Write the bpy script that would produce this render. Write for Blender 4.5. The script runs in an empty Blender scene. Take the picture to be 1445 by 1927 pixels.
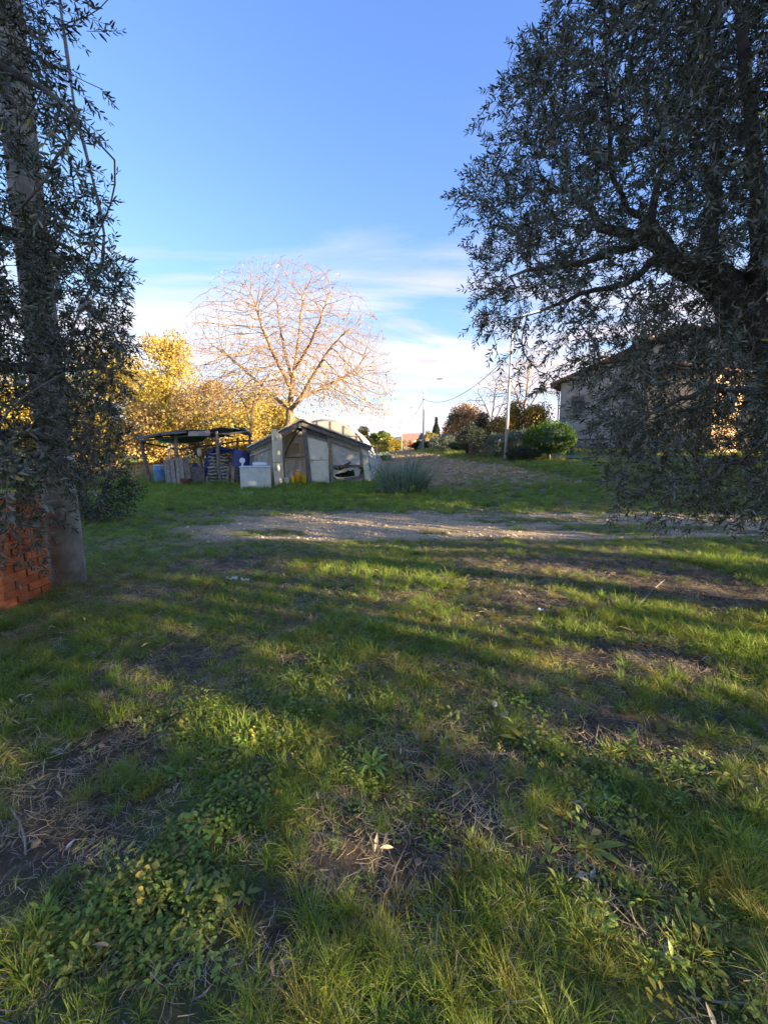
import bpy, math, random
import numpy as np
from mathutils import Vector, Matrix, kdtree, noise

random.seed(7)
RNG = np.random.default_rng(7)
SC = bpy.context.scene
COL = SC.collection

# ------------------------------------------------------------------ camera, sky, sun, exposure
F = 800.0                      # focal length in photograph pixels (1445 x 1927)
CX, CY = 722.5, 963.5
PITCH = math.radians(8.42)
CAMZ = 1.6
cd = bpy.data.cameras.new('camera')
cam = bpy.data.objects.new('camera', cd)
COL.objects.link(cam)
cam.location = (0, 0, CAMZ)
cam.rotation_euler = (math.pi / 2 - PITCH, 0, 0)
cd.sensor_fit = 'HORIZONTAL'
cd.sensor_width = 36
cd.lens = 36 * F / 1445
cd.clip_start = 0.05
cd.clip_end = 6000
SC.camera = cam

SUN_EL = math.radians(10.0)
SUN_AZ = math.radians(-24)    # angle from +X towards +Y of the direction TO the sun
sun_dir = Vector((math.cos(SUN_EL) * math.cos(SUN_AZ), math.cos(SUN_EL) * math.sin(SUN_AZ), math.sin(SUN_EL)))
sd = bpy.data.lights.new('sun', 'SUN')
sd.energy = 2.6
sd.angle = math.radians(0.5)
sd.color = (1.0, 0.79, 0.53)
so = bpy.data.objects.new('sun', sd)
COL.objects.link(so)
so.rotation_euler = sun_dir.to_track_quat('Z', 'Y').to_euler()

CLX, CLY = 7.7, 0.4
w = bpy.data.worlds.new('World')
SC.world = w
w.use_nodes = True
nt = w.node_tree
for n in list(nt.nodes):
    nt.nodes.remove(n)
N = nt.nodes.new
L = nt.links.new
out = N('ShaderNodeOutputWorld')
bg = N('ShaderNodeBackground')
bg.inputs['Strength'].default_value = 0.15
sky = N('ShaderNodeTexSky')
sky.sky_type = 'NISHITA'
sky.sun_disc = False
sky.sun_elevation = SUN_EL
sky.sun_rotation = math.pi / 2 - SUN_AZ
sky.altitude = 0
sky.air_density = 1.0
sky.dust_density = 0.6
sky.ozone_density = 3.2
hs = N('ShaderNodeHueSaturation')
hs.inputs['Saturation'].default_value = 1.04
L(sky.outputs[0], hs.inputs['Color'])
# even colour response for the whole sky dome: slight violet-blue balance and a soft shoulder for the bright horizon
vm = N('ShaderNodeVectorMath'); vm.operation = 'MULTIPLY'; vm.inputs[1].default_value = (0.48, 0.425, 0.60); L(hs.outputs[0], vm.inputs[0])
v2 = N('ShaderNodeVectorMath'); v2.operation = 'SCALE'; v2.inputs['Scale'].default_value = 1 / 1.5; L(vm.outputs[0], v2.inputs[0])
v3 = N('ShaderNodeVectorMath'); v3.operation = 'MULTIPLY'; L(v2.outputs[0], v3.inputs[0]); L(v2.outputs[0], v3.inputs[1])
v4 = N('ShaderNodeVectorMath'); v4.operation = 'ADD'; v4.inputs[1].default_value = (1, 1, 1); L(v3.outputs[0], v4.inputs[0])
sx = N('ShaderNodeSeparateXYZ'); L(v4.outputs[0], sx.inputs[0]); cx = N('ShaderNodeCombineXYZ')
for i_ in range(3):
    q_ = N('ShaderNodeMath'); q_.operation = 'SQRT'; L(sx.outputs[i_], q_.inputs[0]); L(q_.outputs[0], cx.inputs[i_])
v5 = N('ShaderNodeVectorMath'); v5.operation = 'DIVIDE'; L(vm.outputs[0], v5.inputs[0]); L(cx.outputs[0], v5.inputs[1])
tc = N('ShaderNodeTexCoord')
sep = N('ShaderNodeSeparateXYZ')
L(tc.outputs['Generated'], sep.inputs[0])
def wm(op, a, b=None, c=None, clamp=False):
    n = N('ShaderNodeMath'); n.operation = op; n.use_clamp = clamp
    for i, v in enumerate((a, b, c)):
        if v is None: continue
        if isinstance(v, (int, float)): n.inputs[i].default_value = v
        else: L(v, n.inputs[i])
    return n.outputs[0]
zc = wm('MAXIMUM', sep.outputs[2], 0.0)
den = wm('ADD', zc, 0.10)
cu = wm('DIVIDE', sep.outputs[0], den)
cv = wm('DIVIDE', sep.outputs[1], den)
comb = N('ShaderNodeCombineXYZ')
L(cu, comb.inputs[0]); L(cv, comb.inputs[1])
mp = N('ShaderNodeMapping')
mp.inputs['Rotation'].default_value = (0, 0, math.radians(-36))
mp.inputs['Scale'].default_value = (0.34, 0.95, 1)
mp.inputs['Location'].default_value = (CLX, CLY, 0)
L(comb.outputs[0], mp.inputs['Vector'])
n1 = N('ShaderNodeTexNoise'); n1.inputs['Scale'].default_value = 1.5; n1.inputs['Detail'].default_value = 10
n1.inputs['Roughness'].default_value = 0.56; n1.inputs['Distortion'].default_value = 0.9
L(mp.outputs[0], n1.inputs['Vector'])
mr = N('ShaderNodeMapRange'); mr.interpolation_type = 'SMOOTHSTEP'; mr.inputs[1].default_value = 0.20; mr.inputs[2].default_value = 0.55
mr.inputs[3].default_value = 1; mr.inputs[4].default_value = 0; L(zc, mr.inputs[0])      # clouds thin out with height
low = mr.outputs[0]
thr = wm('MULTIPLY_ADD', low, -0.28, 0.645)
cov = wm('DIVIDE', wm('SUBTRACT', n1.outputs[0], thr), 0.21, clamp=True)
cov = wm('MULTIPLY', cov, wm('MULTIPLY_ADD', low, 0.92, 0.08, clamp=True), clamp=True)
n2 = N('ShaderNodeTexNoise'); n2.inputs['Scale'].default_value = 3.2; n2.inputs['Detail'].default_value = 5
L(mp.outputs[0], n2.inputs['Vector'])
crc = N('ShaderNodeMix'); crc.data_type = 'RGBA'
crc.inputs[6].default_value = (0.70, 0.69, 0.84, 1)
crc.inputs[7].default_value = (1.22, 1.08, 1.10, 1)
L(wm('MULTIPLY_ADD', n2.outputs[0], 2.4, -0.7, clamp=True), crc.inputs[0])
mx = N('ShaderNodeMix'); mx.data_type = 'RGBA'
L(cov, mx.inputs[0])
L(v5.outputs[0], mx.inputs[6])
L(crc.outputs[2], mx.inputs[7])
L(mx.outputs[2], bg.inputs['Color'])
L(bg.outputs[0], out.inputs[0])

SC.view_settings.view_transform = 'Standard'
SC.view_settings.look = 'None'
SC.view_settings.gamma = 1
SC.view_settings.use_curve_mapping = False
SC.view_settings.exposure = 3.02
SC.cycles.max_bounces = 6
SC.cycles.transparent_max_bounces = 16

# ------------------------------------------------------------------ projection helpers
def ray(px, py):
    a, b = (px - CX) / F, (CY - py) / F
    return Vector((a, math.cos(PITCH) + b * math.sin(PITCH), -math.sin(PITCH) + b * math.cos(PITCH)))
def P(px, py, Y):
    r = ray(px, py)
    t = Y / r.y
    return Vector((r.x * t, Y, CAMZ + r.z * t))
def project(pts):
    p = np.asarray(pts, float) - np.array([0, 0, CAMZ])
    c, s = math.cos(PITCH), math.sin(PITCH)
    d = p[:, 1] * c - p[:, 2] * s
    u = p[:, 1] * s + p[:, 2] * c
    dd = np.where(d > 0.02, d, 0.02)
    return CX + F * p[:, 0] / dd, CY - F * u / dd, d
def ss(a, b, x):
    t = np.clip((np.asarray(x, float) - a) / (b - a), 0, 1)
    return t * t * (3 - 2 * t)
def vn(x, y, s, seed=0):        # cheap smooth value noise in numpy, 0..1
    x = np.asarray(x, float) * s + seed * 17.31; y = np.asarray(y, float) * s + seed * 9.77
    xi, yi = np.floor(x), np.floor(y); fx, fy = x - xi, y - yi
    fx = fx * fx * (3 - 2 * fx); fy = fy * fy * (3 - 2 * fy)
    def h(a, b):
        v = np.sin(a * 127.1 + b * 311.7 + seed * 3.3) * 43758.5453
        return v - np.floor(v)
    return (h(xi, yi) * (1 - fx) + h(xi + 1, yi) * fx) * (1 - fy) + (h(xi, yi + 1) * (1 - fx) + h(xi + 1, yi + 1) * fx) * fy
def fbm(x, y, s, seed=0):
    return (vn(x, y, s, seed) * .5 + vn(x, y, s * 2.1, seed + 1) * .3 + vn(x, y, s * 4.3, seed + 2) * .2)
def road_s(x):                  # centre line of the gravel track (Y as a function of x)
    return 9.0 + 0.02 * x
def ditch_x(Y):                 # line between ploughed field and grass verge
    return np.interp(Y, [12, 16, 20, 27, 40, 60, 120], [9.5, 8.4, 7.0, 4.9, 3.4, 3.9, 2.5])
def H(x, y):
    x = np.asarray(x, float); y = np.asarray(y, float)
    base = 1.15 * ss(12, 40, y) * ss(-16, -1, x)
    right = 0.55 * ss(0, 8, x) * ss(12, 22, y)
    z = base + right
    z = z + 0.35 * ss(30, 60, y) * ss(8, 20, x)
    near = 1 - ss(14, 30, y)
    z = z + near * (0.10 * (fbm(x, y, .55, 3) - .5) + 0.055 * (fbm(x, y, 2.6, 5) - .5))
    rd = np.exp(-((y - road_s(x)) / 1.7) ** 4) * ss(-6, -3, x)
    z = z - 0.05 * rd - .035 * np.exp(-((y - road_s(x) - .75) / .22) ** 2) * rd - .035 * np.exp(-((y - road_s(x) + .8) / .22) ** 2) * rd
    dx = x - ditch_x(y)
    z = z - 0.17 * np.exp(-(dx / .45) ** 2) * ss(13, 17, y) * (1 - ss(60, 80, y))
    z = z + 0.07 * (fbm(x, y, 1.4, 8) - .5) * ss(15, 18, y) * (1 - ss(60, 90, y)) * (x > -2) * (dx < 0)
    return z
def h1(x, y):
    return float(H(np.array([x]), np.array([y]))[0])
def G(px, py):
    r = ray(px, py); t = 0.5
    for i in range(4000):
        p = Vector((0, 0, CAMZ)) + r * t
        if p.z <= h1(p.x, p.y): return p
        t += 0.02 + t * 0.002
    return p

# ------------------------------------------------------------------ object helpers
def tag(o, label=None, cat=None, group=None, kind=None):
    if label: o['label'] = label
    if cat: o['category'] = cat
    if group: o['group'] = group
    if kind: o['kind'] = kind
    return o
def empty(name, loc, label=None, cat=None, group=None, kind=None, rz=0):
    o = bpy.data.objects.new(name, None)
    COL.objects.link(o); o.location = loc; o.rotation_euler = (0, 0, rz)
    o.empty_display_size = .2
    return tag(o, label, cat, group, kind)
def link_mesh(name, me, m, parent=None):
    o = bpy.data.objects.new(name, me)
    COL.objects.link(o)
    if m is not None and len(me.materials) == 0: me.materials.append(m)
    if parent is not None:
        o.parent = parent
        o.matrix_parent_inverse = parent_world(parent).inverted()
    return o
def parent_world(p):
    m = p.matrix_basis.copy()
    q = p
    while q.parent is not None:
        m = q.parent.matrix_basis @ q.matrix_parent_inverse @ m if False else (q.parent.matrix_basis @ q.matrix_parent_inverse @ m)
        q = q.parent
    return m
def np_mesh(name, V, Fc, smooth=False):
    """V (n,3); Fc (m,k) int with equal k"""
    me = bpy.data.meshes.new(name)
    V = np.ascontiguousarray(V, dtype=np.float32); Fc = np.ascontiguousarray(Fc, dtype=np.int32)
    m, k = Fc.shape
    me.vertices.add(len(V)); me.vertices.foreach_set('co', V.ravel())
    me.loops.add(m * k); me.loops.foreach_set('vertex_index', Fc.ravel())
    me.polygons.add(m)
    me.polygons.foreach_set('loop_start', np.arange(0, m * k, k, dtype=np.int32))
    me.polygons.foreach_set('loop_total', np.full(m, k, dtype=np.int32))
    if smooth: me.polygons.foreach_set('use_smooth', np.ones(m, dtype=bool))
    me.update(calc_edges=True)
    return me
class MB:
    def __init__(s): s.v = []; s.f = []
    def add(s, vs, fs):
        b = len(s.v); s.v += [tuple(v) for v in vs]; s.f += [tuple(i + b for i in f) for f in fs]; return s
    def box(s, c, size, rot=None):
        c = Vector(c); h = Vector(size) / 2; R = rot if rot is not None else Matrix.Identity(3)
        vs = [c + R @ Vector((sx * h.x, sy * h.y, sz * h.z)) for sx in (-1, 1) for sy in (-1, 1) for sz in (-1, 1)]
        return s.add(vs, [(0, 1, 3, 2), (4, 6, 7, 5), (0, 4, 5, 1), (2, 3, 7, 6), (0, 2, 6, 4), (1, 5, 7, 3)])
    def beam(s, p, q, w, h, up=(0, 0, 1), wob=0.0):
        p, q = Vector(p), Vector(q); d = (q - p).normalized(); u = Vector(up)
        if abs(d.dot(u)) > .95: u = Vector((0, 1, 0))
        a = d.cross(u).normalized(); b = a.cross(d).normalized()
        vs = []
        for e in (p, q):
            k = 1 + random.uniform(-wob, wob)
            vs += [e + a * (sx * w / 2 * k) + b * (sy * h / 2 * k) for sx, sy in ((-1, -1), (1, -1), (1, 1), (-1, 1))]
        return s.add(vs, [(0, 3, 2, 1), (4, 5, 6, 7), (0, 1, 5, 4), (1, 2, 6, 5), (2, 3, 7, 6), (3, 0, 4, 7)])
    def slab(s, quad, t, n=None):
        """polygon thickened by t along n (default: its normal)"""
        q = [Vector(v) for v in quad]
        if n is None: n = (q[1] - q[0]).cross(q[2] - q[1]).normalized()
        n = Vector(n); k = len(q)
        vs = [v - n * t / 2 for v in q] + [v + n * t / 2 for v in q]
        fs = [tuple(reversed(range(k))), tuple(range(k, 2 * k))] + [(i, (i + 1) % k, (i + 1) % k + k, i + k) for i in range(k)]
        return s.add(vs, fs)
    def tube(s, path, r, k=8, cap=True, flat=1.0):
        path = [Vector(p) for p in path]; n = len(path)
        rs = r if isinstance(r, (list, tuple)) else [r] * n
        b = len(s.v); ref = None
        for i, p in enumerate(path):
            d = (path[min(i + 1, n - 1)] - path[max(i - 1, 0)]).normalized()
            if ref is None:
                ref = d.cross(Vector((0, 0, 1)) if abs(d.z) < .9 else Vector((1, 0, 0))).normalized()
            ref = (ref - d * ref.dot(d)).normalized(); o = d.cross(ref)
            for j in range(k):
                a = 2 * math.pi * j / k
                s.v.append(tuple(p + (ref * math.cos(a) + o * math.sin(a) * flat) * rs[i]))
        for i in range(n - 1):
            for j in range(k):
                j2 = (j + 1) % k
                s.f.append((b + i * k + j, b + i * k + j2, b + (i + 1) * k + j2, b + (i + 1) * k + j))
        if cap:
            s.f.append(tuple(b + j for j in reversed(range(k)))); s.f.append(tuple(b + (n - 1) * k + j for j in range(k)))
        return s
    def lathe(s, c, prof, k=20):
        c = Vector(c); b = len(s.v)
        for r, z in prof:
            for j in range(k):
                a = 2 * math.pi * j / k; s.v.append((c.x + r * math.cos(a), c.y + r * math.sin(a), c.z + z))
        for i in range(len(prof) - 1):
            for j in range(k):
                j2 = (j + 1) % k
                s.f.append((b + i * k + j, b + i * k + j2, b + (i + 1) * k + j2, b + (i + 1) * k + j))
        s.f.append(tuple(b + j for j in reversed(range(k)))); s.f.append(tuple(b + (len(prof) - 1) * k + j for j in range(k)))
        return s
    def build(s, name, m, parent=None, smooth=False, bevel=0, auto=False):
        me = bpy.data.meshes.new(name); me.from_pydata(s.v, [], s.f); me.update()
        if smooth: me.polygons.foreach_set('use_smooth', [True] * len(me.polygons))
        o = link_mesh(name, me, m, parent)
        if bevel:
            md = o.modifiers.new('bevel', 'BEVEL'); md.width = bevel; md.segments = 2
        return o
def set_loc(o, loc):          # move a root's origin without moving nothing else (used before children exist)
    o.location = loc

# ------------------------------------------------------------------ materials
MATS = {}
def mat(name, c1, c2=None, scale=6.0, rough=.8, bump=0.0, bscale=None, transl=0.0, island=0.0, inst=0.0, c3=None,
        stretch=None, back=None, metallic=0.0, spec=None, alpha=None, detail=6, hue=0.0, coords='Position', lo=.38, hi=.62):
    m = bpy.data.materials.new(name); m.use_nodes = True
    t = m.node_tree; nd = t.nodes; ln = t.links.new
    bs = nd['Principled BSDF']; o = nd['Material Output']
    bs.inputs['Roughness'].default_value = rough
    bs.inputs['Metallic'].default_value = metallic
    if spec is not None: bs.inputs['Specular IOR Level'].default_value = spec
    geo = nd.new('ShaderNodeNewGeometry')
    if coords == 'Position': src = geo.outputs['Position']
    else:
        tcn = nd.new('ShaderNodeTexCoord'); src = tcn.outputs[coords]
    if stretch:
        mpn = nd.new('ShaderNodeMapping'); mpn.inputs['Scale'].default_value = stretch; ln(src, mpn.inputs[0]); src = mpn.outputs[0]
    nz = nd.new('ShaderNodeTexNoise'); nz.inputs['Scale'].default_value = scale; nz.inputs['Detail'].default_value = detail
    nz.inputs['Roughness'].default_value = .65
    ln(src, nz.inputs['Vector'])
    if c2 is None: c2 = tuple(min(1, v * 1.5) for v in c1)
    r = nd.new('ShaderNodeValToRGB'); e = r.color_ramp.elements
    e[0].position = lo; e[0].color = (*c1, 1); e[1].position = hi; e[1].color = (*c2, 1)
    if c3 is not None:
        x = r.color_ramp.elements.new(min(.98, hi + .12)); x.color = (*c3, 1)
    ln(nz.outputs[0], r.inputs[0]); col = r.outputs[0]
    if back is not None:
        mb = nd.new('ShaderNodeMix'); mb.data_type = 'RGBA'; ln(geo.outputs['Backfacing'], mb.inputs[0]); ln(col, mb.inputs[6]); mb.inputs[7].default_value = (*back, 1); col = mb.outputs[2]
    rnd = None
    if island: rnd = geo.outputs['Random Per Island']; amt = island
    elif inst:
        oi = nd.new('ShaderNodeObjectInfo'); rnd = oi.outputs['Random']; amt = inst
    if rnd is not None:
        h = nd.new('ShaderNodeHueSaturation')
        mr = nd.new('ShaderNodeMapRange'); mr.inputs[3].default_value = 1 - amt; mr.inputs[4].default_value = 1 + amt
        ln(rnd, mr.inputs[0]); ln(mr.outputs[0], h.inputs['Value'])
        if hue:
            mh = nd.new('ShaderNodeMath'); mh.operation = 'MULTIPLY'; mh.inputs[1].default_value = 7.31; ln(rnd, mh.inputs[0])
            mf = nd.new('ShaderNodeMath'); mf.operation = 'FRACT'; ln(mh.outputs[0], mf.inputs[0])
            m2 = nd.new('ShaderNodeMapRange'); m2.inputs[3].default_value = .5 - hue; m2.inputs[4].default_value = .5 + hue
            ln(mf.outputs[0], m2.inputs[0]); ln(m2.outputs[0], h.inputs['Hue'])
        ln(col, h.inputs['Color']); col = h.outputs[0]
    ln(col, bs.inputs['Base Color'])
    if bump:
        nb = nd.new('ShaderNodeTexNoise'); nb.inputs['Scale'].default_value = bscale or scale * 4; nb.inputs['Detail'].default_value = 5
        ln(src, nb.inputs['Vector'])
        b = nd.new('ShaderNodeBump'); b.inputs['Strength'].default_value = bump; b.inputs['Distance'].default_value = .02
        ln(nb.outputs[0], b.inputs['Height']); ln(b.outputs[0], bs.inputs['Normal'])
    if transl:
        tr = nd.new('ShaderNodeBsdfTranslucent'); ln(col, tr.inputs[0])
        ms = nd.new('ShaderNodeMixShader'); ms.inputs[0].default_value = transl
        ln(bs.outputs[0], ms.inputs[1]); ln(tr.outputs[0], ms.inputs[2])
        fin = ms.outputs[0]
    else: fin = bs.outputs[0]
    if alpha is not None:
        tp = nd.new('ShaderNodeBsdfTransparent'); ma = nd.new('ShaderNodeMixShader'); ma.inputs[0].default_value = 1 - alpha
        ln(fin, ma.inputs[1]); ln(tp.outputs[0], ma.inputs[2]); fin = ma.outputs[0]
    ln(fin, o.inputs[0])
    MATS[name] = m
    return m

mat('olive_leaf', (.034, .045, .022), (.062, .076, .036), 9, .42, transl=.10, island=.35, back=(.19, .20, .145), hue=.02)
mat('olive_leaf_near', (.050, .068, .040), (.085, .105, .062), 9, .42, transl=.12, inst=.35, back=(.22, .24, .20), hue=.02)
mat('yellow_leaf', (.55, .42, .10), (.62, .48, .16), 9, .5, transl=.3, inst=.1)
mat('olive_bark', (.045, .040, .034), (.12, .108, .09), 14, .9, bump=.7, stretch=(1, 1, .4))
mat('twig', (.11, .095, .075), (.20, .175, .14), 20, .8)
mat('pale_twig', (.28, .245, .20), (.36, .31, .25), 20, .8)
mat('walnut_bark', (.20, .125, .065), (.34, .225, .125), 6, .85, bump=.3)
mat('dark_bark', (.07, .06, .05), (.15, .13, .11), 8, .9, bump=.4)
mat('concrete', (.22, .195, .16), (.38, .34, .28), 5, .92, bump=.35, bscale=60, c3=(.40, .36, .28))
mat('brick', (.62, .115, .03), (.82, .25, .08), 7, .85, bump=.35, bscale=90, inst=.22, coords='Object')
mat('mortar', (.20, .08, .05), (.32, .15, .10), 20, .95, bump=.4)
mat('old_wood', (.15, .125, .10), (.34, .29, .24), 5, .9, bump=.5, stretch=(6, 6, .8), inst=.2)
mat('dark_wood', (.10, .085, .075), (.22, .195, .175), 5, .9, bump=.5, stretch=(5, 5, .7), inst=.15)
mat('beige_panel', (.66, .60, .42), (.80, .74, .54), 1.7, .55, c3=(.32, .31, .25), bump=.08, hi=.56)
mat('mossy_panel', (.32, .31, .21), (.80, .75, .56), 1.5, .6, lo=.33, hi=.47, c3=(.72, .66, .48), stretch=(1, 1, .7))
mat('grey_panel', (.34, .32, .24), (.56, .53, .42), 2.4, .6, stretch=(2, 2, .5))
mat('roof_sheet', (.36, .34, .32), (.54, .52, .49), 5, .6, bump=.2)
mat('corrugated', (.07, .085, .075), (.17, .18, .165), 5, .7, bump=.2)
mat('green_tarp', (.02, .16, .09), (.035, .22, .13), 5, .55, transl=.45)
mat('dark_green_tarp', (.015, .05, .03), (.02, .08, .05), 5, .6, bump=.5)
mat('blue_tarp', (.014, .022, .095), (.035, .05, .17), 6, .5, bump=.6, bscale=9)
mat('plastic_film', (.72, .69, .60), (.90, .87, .78), 2.4, .35, transl=.45, bump=.9, bscale=5)
mat('tunnel_film', (.62, .60, .50), (.74, .72, .62), 2.0, .4, transl=.5, bump=.15)
mat('freezer_white', (.56, .58, .50), (.72, .73, .64), 2.2, .45, c3=(.44, .40, .26))
mat('white_plastic', (.66, .68, .66), (.78, .78, .75), 6, .4)
mat('yellow_plastic', (.80, .50, .02), (.85, .58, .04), 4, .4, transl=.1)
mat('orange_plastic', (.80, .33, .02), (.85, .42, .03), 4, .4, transl=.1)
mat('blue_plastic', (.10, .28, .56), (.26, .45, .68), 3, .4, transl=.1)
mat('rust', (.10, .045, .035), (.20, .09, .06), 12, .85, bump=.3)
mat('sack', (.28, .26, .235), (.52, .49, .44), 14, .85, bump=.5, inst=.2)
mat('metal_pale', (.50, .51, .52), (.66, .66, .66), 3, .5, metallic=.2)
mat('lamp_head', (.16, .16, .17), (.24, .24, .25), 8, .5)
mat('wire', (.05, .05, .055), (.08, .08, .08), 3, .7)
mat('grey_cable', (.24, .23, .24), (.34, .32, .33), 9, .7)
mat('house_wall', (.26, .235, .195), (.42, .385, .32), 1.2, .9, bump=.15)
mat('ochre_wall', (.66, .40, .20), (.76, .50, .27), 1.0, .9)
mat('roof_tile', (.26, .12, .075), (.42, .20, .13), 9, .9, bump=.3, inst=.2)
mat('eave_wood', (.22, .13, .07), (.32, .20, .11), 6, .8)
mat('shutter', (.10, .085, .075), (.15, .13, .11), 6, .7)
mat('glass', (.03, .04, .05), (.05, .06, .07), 3, .1)
mat('asphalt', (.13, .13, .135), (.19, .19, .195), 20, .95, bump=.2)
mat('sign_back', (.14, .14, .15), (.20, .20, .21), 4, .5)
mat('hazed_hill', (.15, .19, .20), (.20, .24, .25), .02, .95)  # distance haze is put into this pale grey-blue colour
mat('far_roof', (.42, .20, .14), (.50, .26, .18), 1, .9)
mat('far_wall', (.55, .48, .42), (.66, .58, .50), 1, .9)
mat('gold_leaf', (.42, .31, .05), (.60, .47, .10), .7, .6, transl=.4, island=.35, hue=.02)
mat('gold_green_leaf', (.26, .25, .05), (.50, .38, .07), .6, .6, transl=.4, island=.35, hue=.02)
mat('tan_leaf', (.44, .30, .09), (.56, .40, .15), .7, .7, transl=.35, island=.35, hue=.015)
mat('rust_leaf', (.42, .24, .09), (.60, .37, .15), .8, .7, transl=.35, island=.4, hue=.02)
mat('mustard_leaf', (.22, .15, .025), (.40, .26, .04), .9, .7, transl=.35, island=.4, hue=.015)
mat('dark_leaf', (.030, .045, .024), (.060, .080, .040), 1.2, .6, transl=.2, island=.45)
mat('grey_leaf', (.11, .135, .09), (.20, .23, .16), 1.5, .7, transl=.2, island=.4)
mat('thuja_leaf', (.04, .095, .008), (.12, .22, .018), 2.2, .6, transl=.25, island=.35)
mat('cypress_leaf', (.025, .042, .022), (.05, .07, .035), 3, .7, transl=.1, island=.4)
mat('pine_leaf', (.11, .16, .025), (.20, .25, .05), .5, .7, transl=.2, island=.3)
mat('brown_hedge', (.15, .115, .085), (.24, .18, .13), 4, .9, transl=.15, island=.4)
mat('purple_hedge', (.085, .075, .10), (.14, .12, .15), 4, .9, transl=.15, island=.4)
mat('tuft_leaf', (.18, .26, .16), (.30, .39, .26), 6, .5, transl=.25, island=.3)
mat('tuft_dead', (.34, .29, .24), (.46, .40, .34), 8, .8, island=.3)
mat('plant_dark', (.02, .055, .015), (.04, .09, .025), 6, .5, transl=.2, island=.3)
mat('grass_green', (.17, .25, .03), (.28, .36, .05), 1.2, .55, transl=.35, inst=.35, hue=.02)
mat('grass_yellow', (.27, .27, .04), (.40, .36, .07), 1.5, .55, transl=.38, inst=.3, hue=.02)
mat('grass_fresh', (.19, .27, .028), (.28, .38, .045), 1.2, .55, transl=.38, inst=.3, hue=.015)
mat('straw', (.36, .26, .13), (.52, .40, .23), 8, .8, transl=.15, inst=.35)
mat('weed_leaf', (.14, .20, .03), (.24, .30, .06), 3, .55, transl=.3, inst=.5, hue=.03)
mat('stone', (.34, .26, .16), (.66, .54, .37), 12, .9, inst=.35)
mat('clod', (.21, .14, .085), (.36, .26, .16), 9, .95, inst=.3, bump=.4)
mat('litter_white', (.70, .72, .74), (.80, .80, .80), 9, .6)
mat('dandelion', (.62, .60, .56), (.72, .70, .66), 40, .9, transl=.4)

# ------------------------------------------------------------------ ground
def axis_pts(fine, step, far, grow=1.09):
    a = list(np.arange(0, fine, step)); s = step; v = a[-1]
    while v < far:
        s *= grow; v += s; a.append(v)
    return np.array(a)
xp = axis_pts(7, .075, 2600); xs = np.concatenate([-xp[::-1][:-1], xp])
yp = axis_pts(24, .085, 2600, 1.07); yn = axis_pts(1, .3, 200, 1.3)
ys = np.concatenate([-yn[::-1][:-1], yp])
XX, YY = np.meshgrid(xs, ys)
ZZ = H(XX, YY)
nx, ny = len(xs), len(ys)
ii, jj = np.meshgrid(np.arange(nx - 1), np.arange(ny - 1))
a = (jj * nx + ii).ravel()
gme = np_mesh('ground', np.stack([XX.ravel(), YY.ravel(), ZZ.ravel()], 1), np.stack([a, a + 1, a + nx + 1, a + nx], 1), True)
def gravel_mask(x, y):
    c = road_s(x)
    wv = 1.75 + .5 * (fbm(x, y, .8, 21) - .5)
    g = 1 - ss(wv - .55, wv + .35, np.abs(y - c) + .5 * (fbm(x, y, 2.2, 31) - .5) * 2)
    left = ss(-5.4, -2.2, x + 1.6 * (fbm(x, y, 1.1, 24) - .5))
    mid = 1 - .85 * ss(.46, .66, fbm(x * .45, y * 1.7, 1.3, 27))
    return g * left * mid
def field_mask(x, y):
    lx = np.interp(y, [13, 16, 19, 24, 40, 80], [4.0, 1.0, -.4, -1.2, -6, -14])
    return ss(0, 1.4, x - lx + 1.6 * (fbm(x, y, .9, 33) - .5)) * (1 - ss(-.6, .0, x - ditch_x(y))) * ss(14.8, 18.5, y + 1.6 * (fbm(x, y, .8, 35) - .5)) * (1 - ss(75, 95, y))
BARE = [(80, 1560, 90, .30), (215, 1430, 75, .22), (1190, 1385, 110, .28), (700, 1640, 95, .22), (800, 1510, 60, .2), (1380, 1120, 130, .6), (1270, 1090, 80, .5),
        (1020, 1130, 70, .45), (420, 1065, 90, .5), (930, 1060, 80, .45), (330, 1250, 50, .25), (1060, 1590, 45, .15), (1180, 1650, 50, .14), (590, 1770, 60, .14), (880, 1470, 60, .16),
        (1120, 1060, 60, .5), (250, 1120, 50, .3), (1100, 1240, 50, .3), (1300, 1250, 60, .3)]
BAREW = []
for px, py, rp, rr in BARE:
    p = G(px, py); BAREW.append((p.x, p.y, rr * 1.25))
def grassy(x, y):
    g = .93 + .95 * (fbm(x, y, .9, 41) - .5) + .8 * (fbm(x, y, 3.0, 47) - .5)
    for bx, by, br in BAREW:
        d = np.hypot((x - bx) * .8, y - by) / br
        g = g - .95 * np.exp(-d * d * .9)
    return np.clip(g, 0, 1) * (1 - gravel_mask(x, y)) * (1 - .92 * field_mask(x, y))
gm = gravel_mask(XX, YY).ravel(); gg = grassy(XX, YY).ravel(); gf = field_mask(XX, YY).ravel()
ca = gme.color_attributes.new('zones', 'FLOAT_COLOR', 'POINT')
ca.data.foreach_set('color', np.stack([gm, gg, gf, np.ones_like(gm)], 1).astype(np.float32).ravel())
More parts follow.
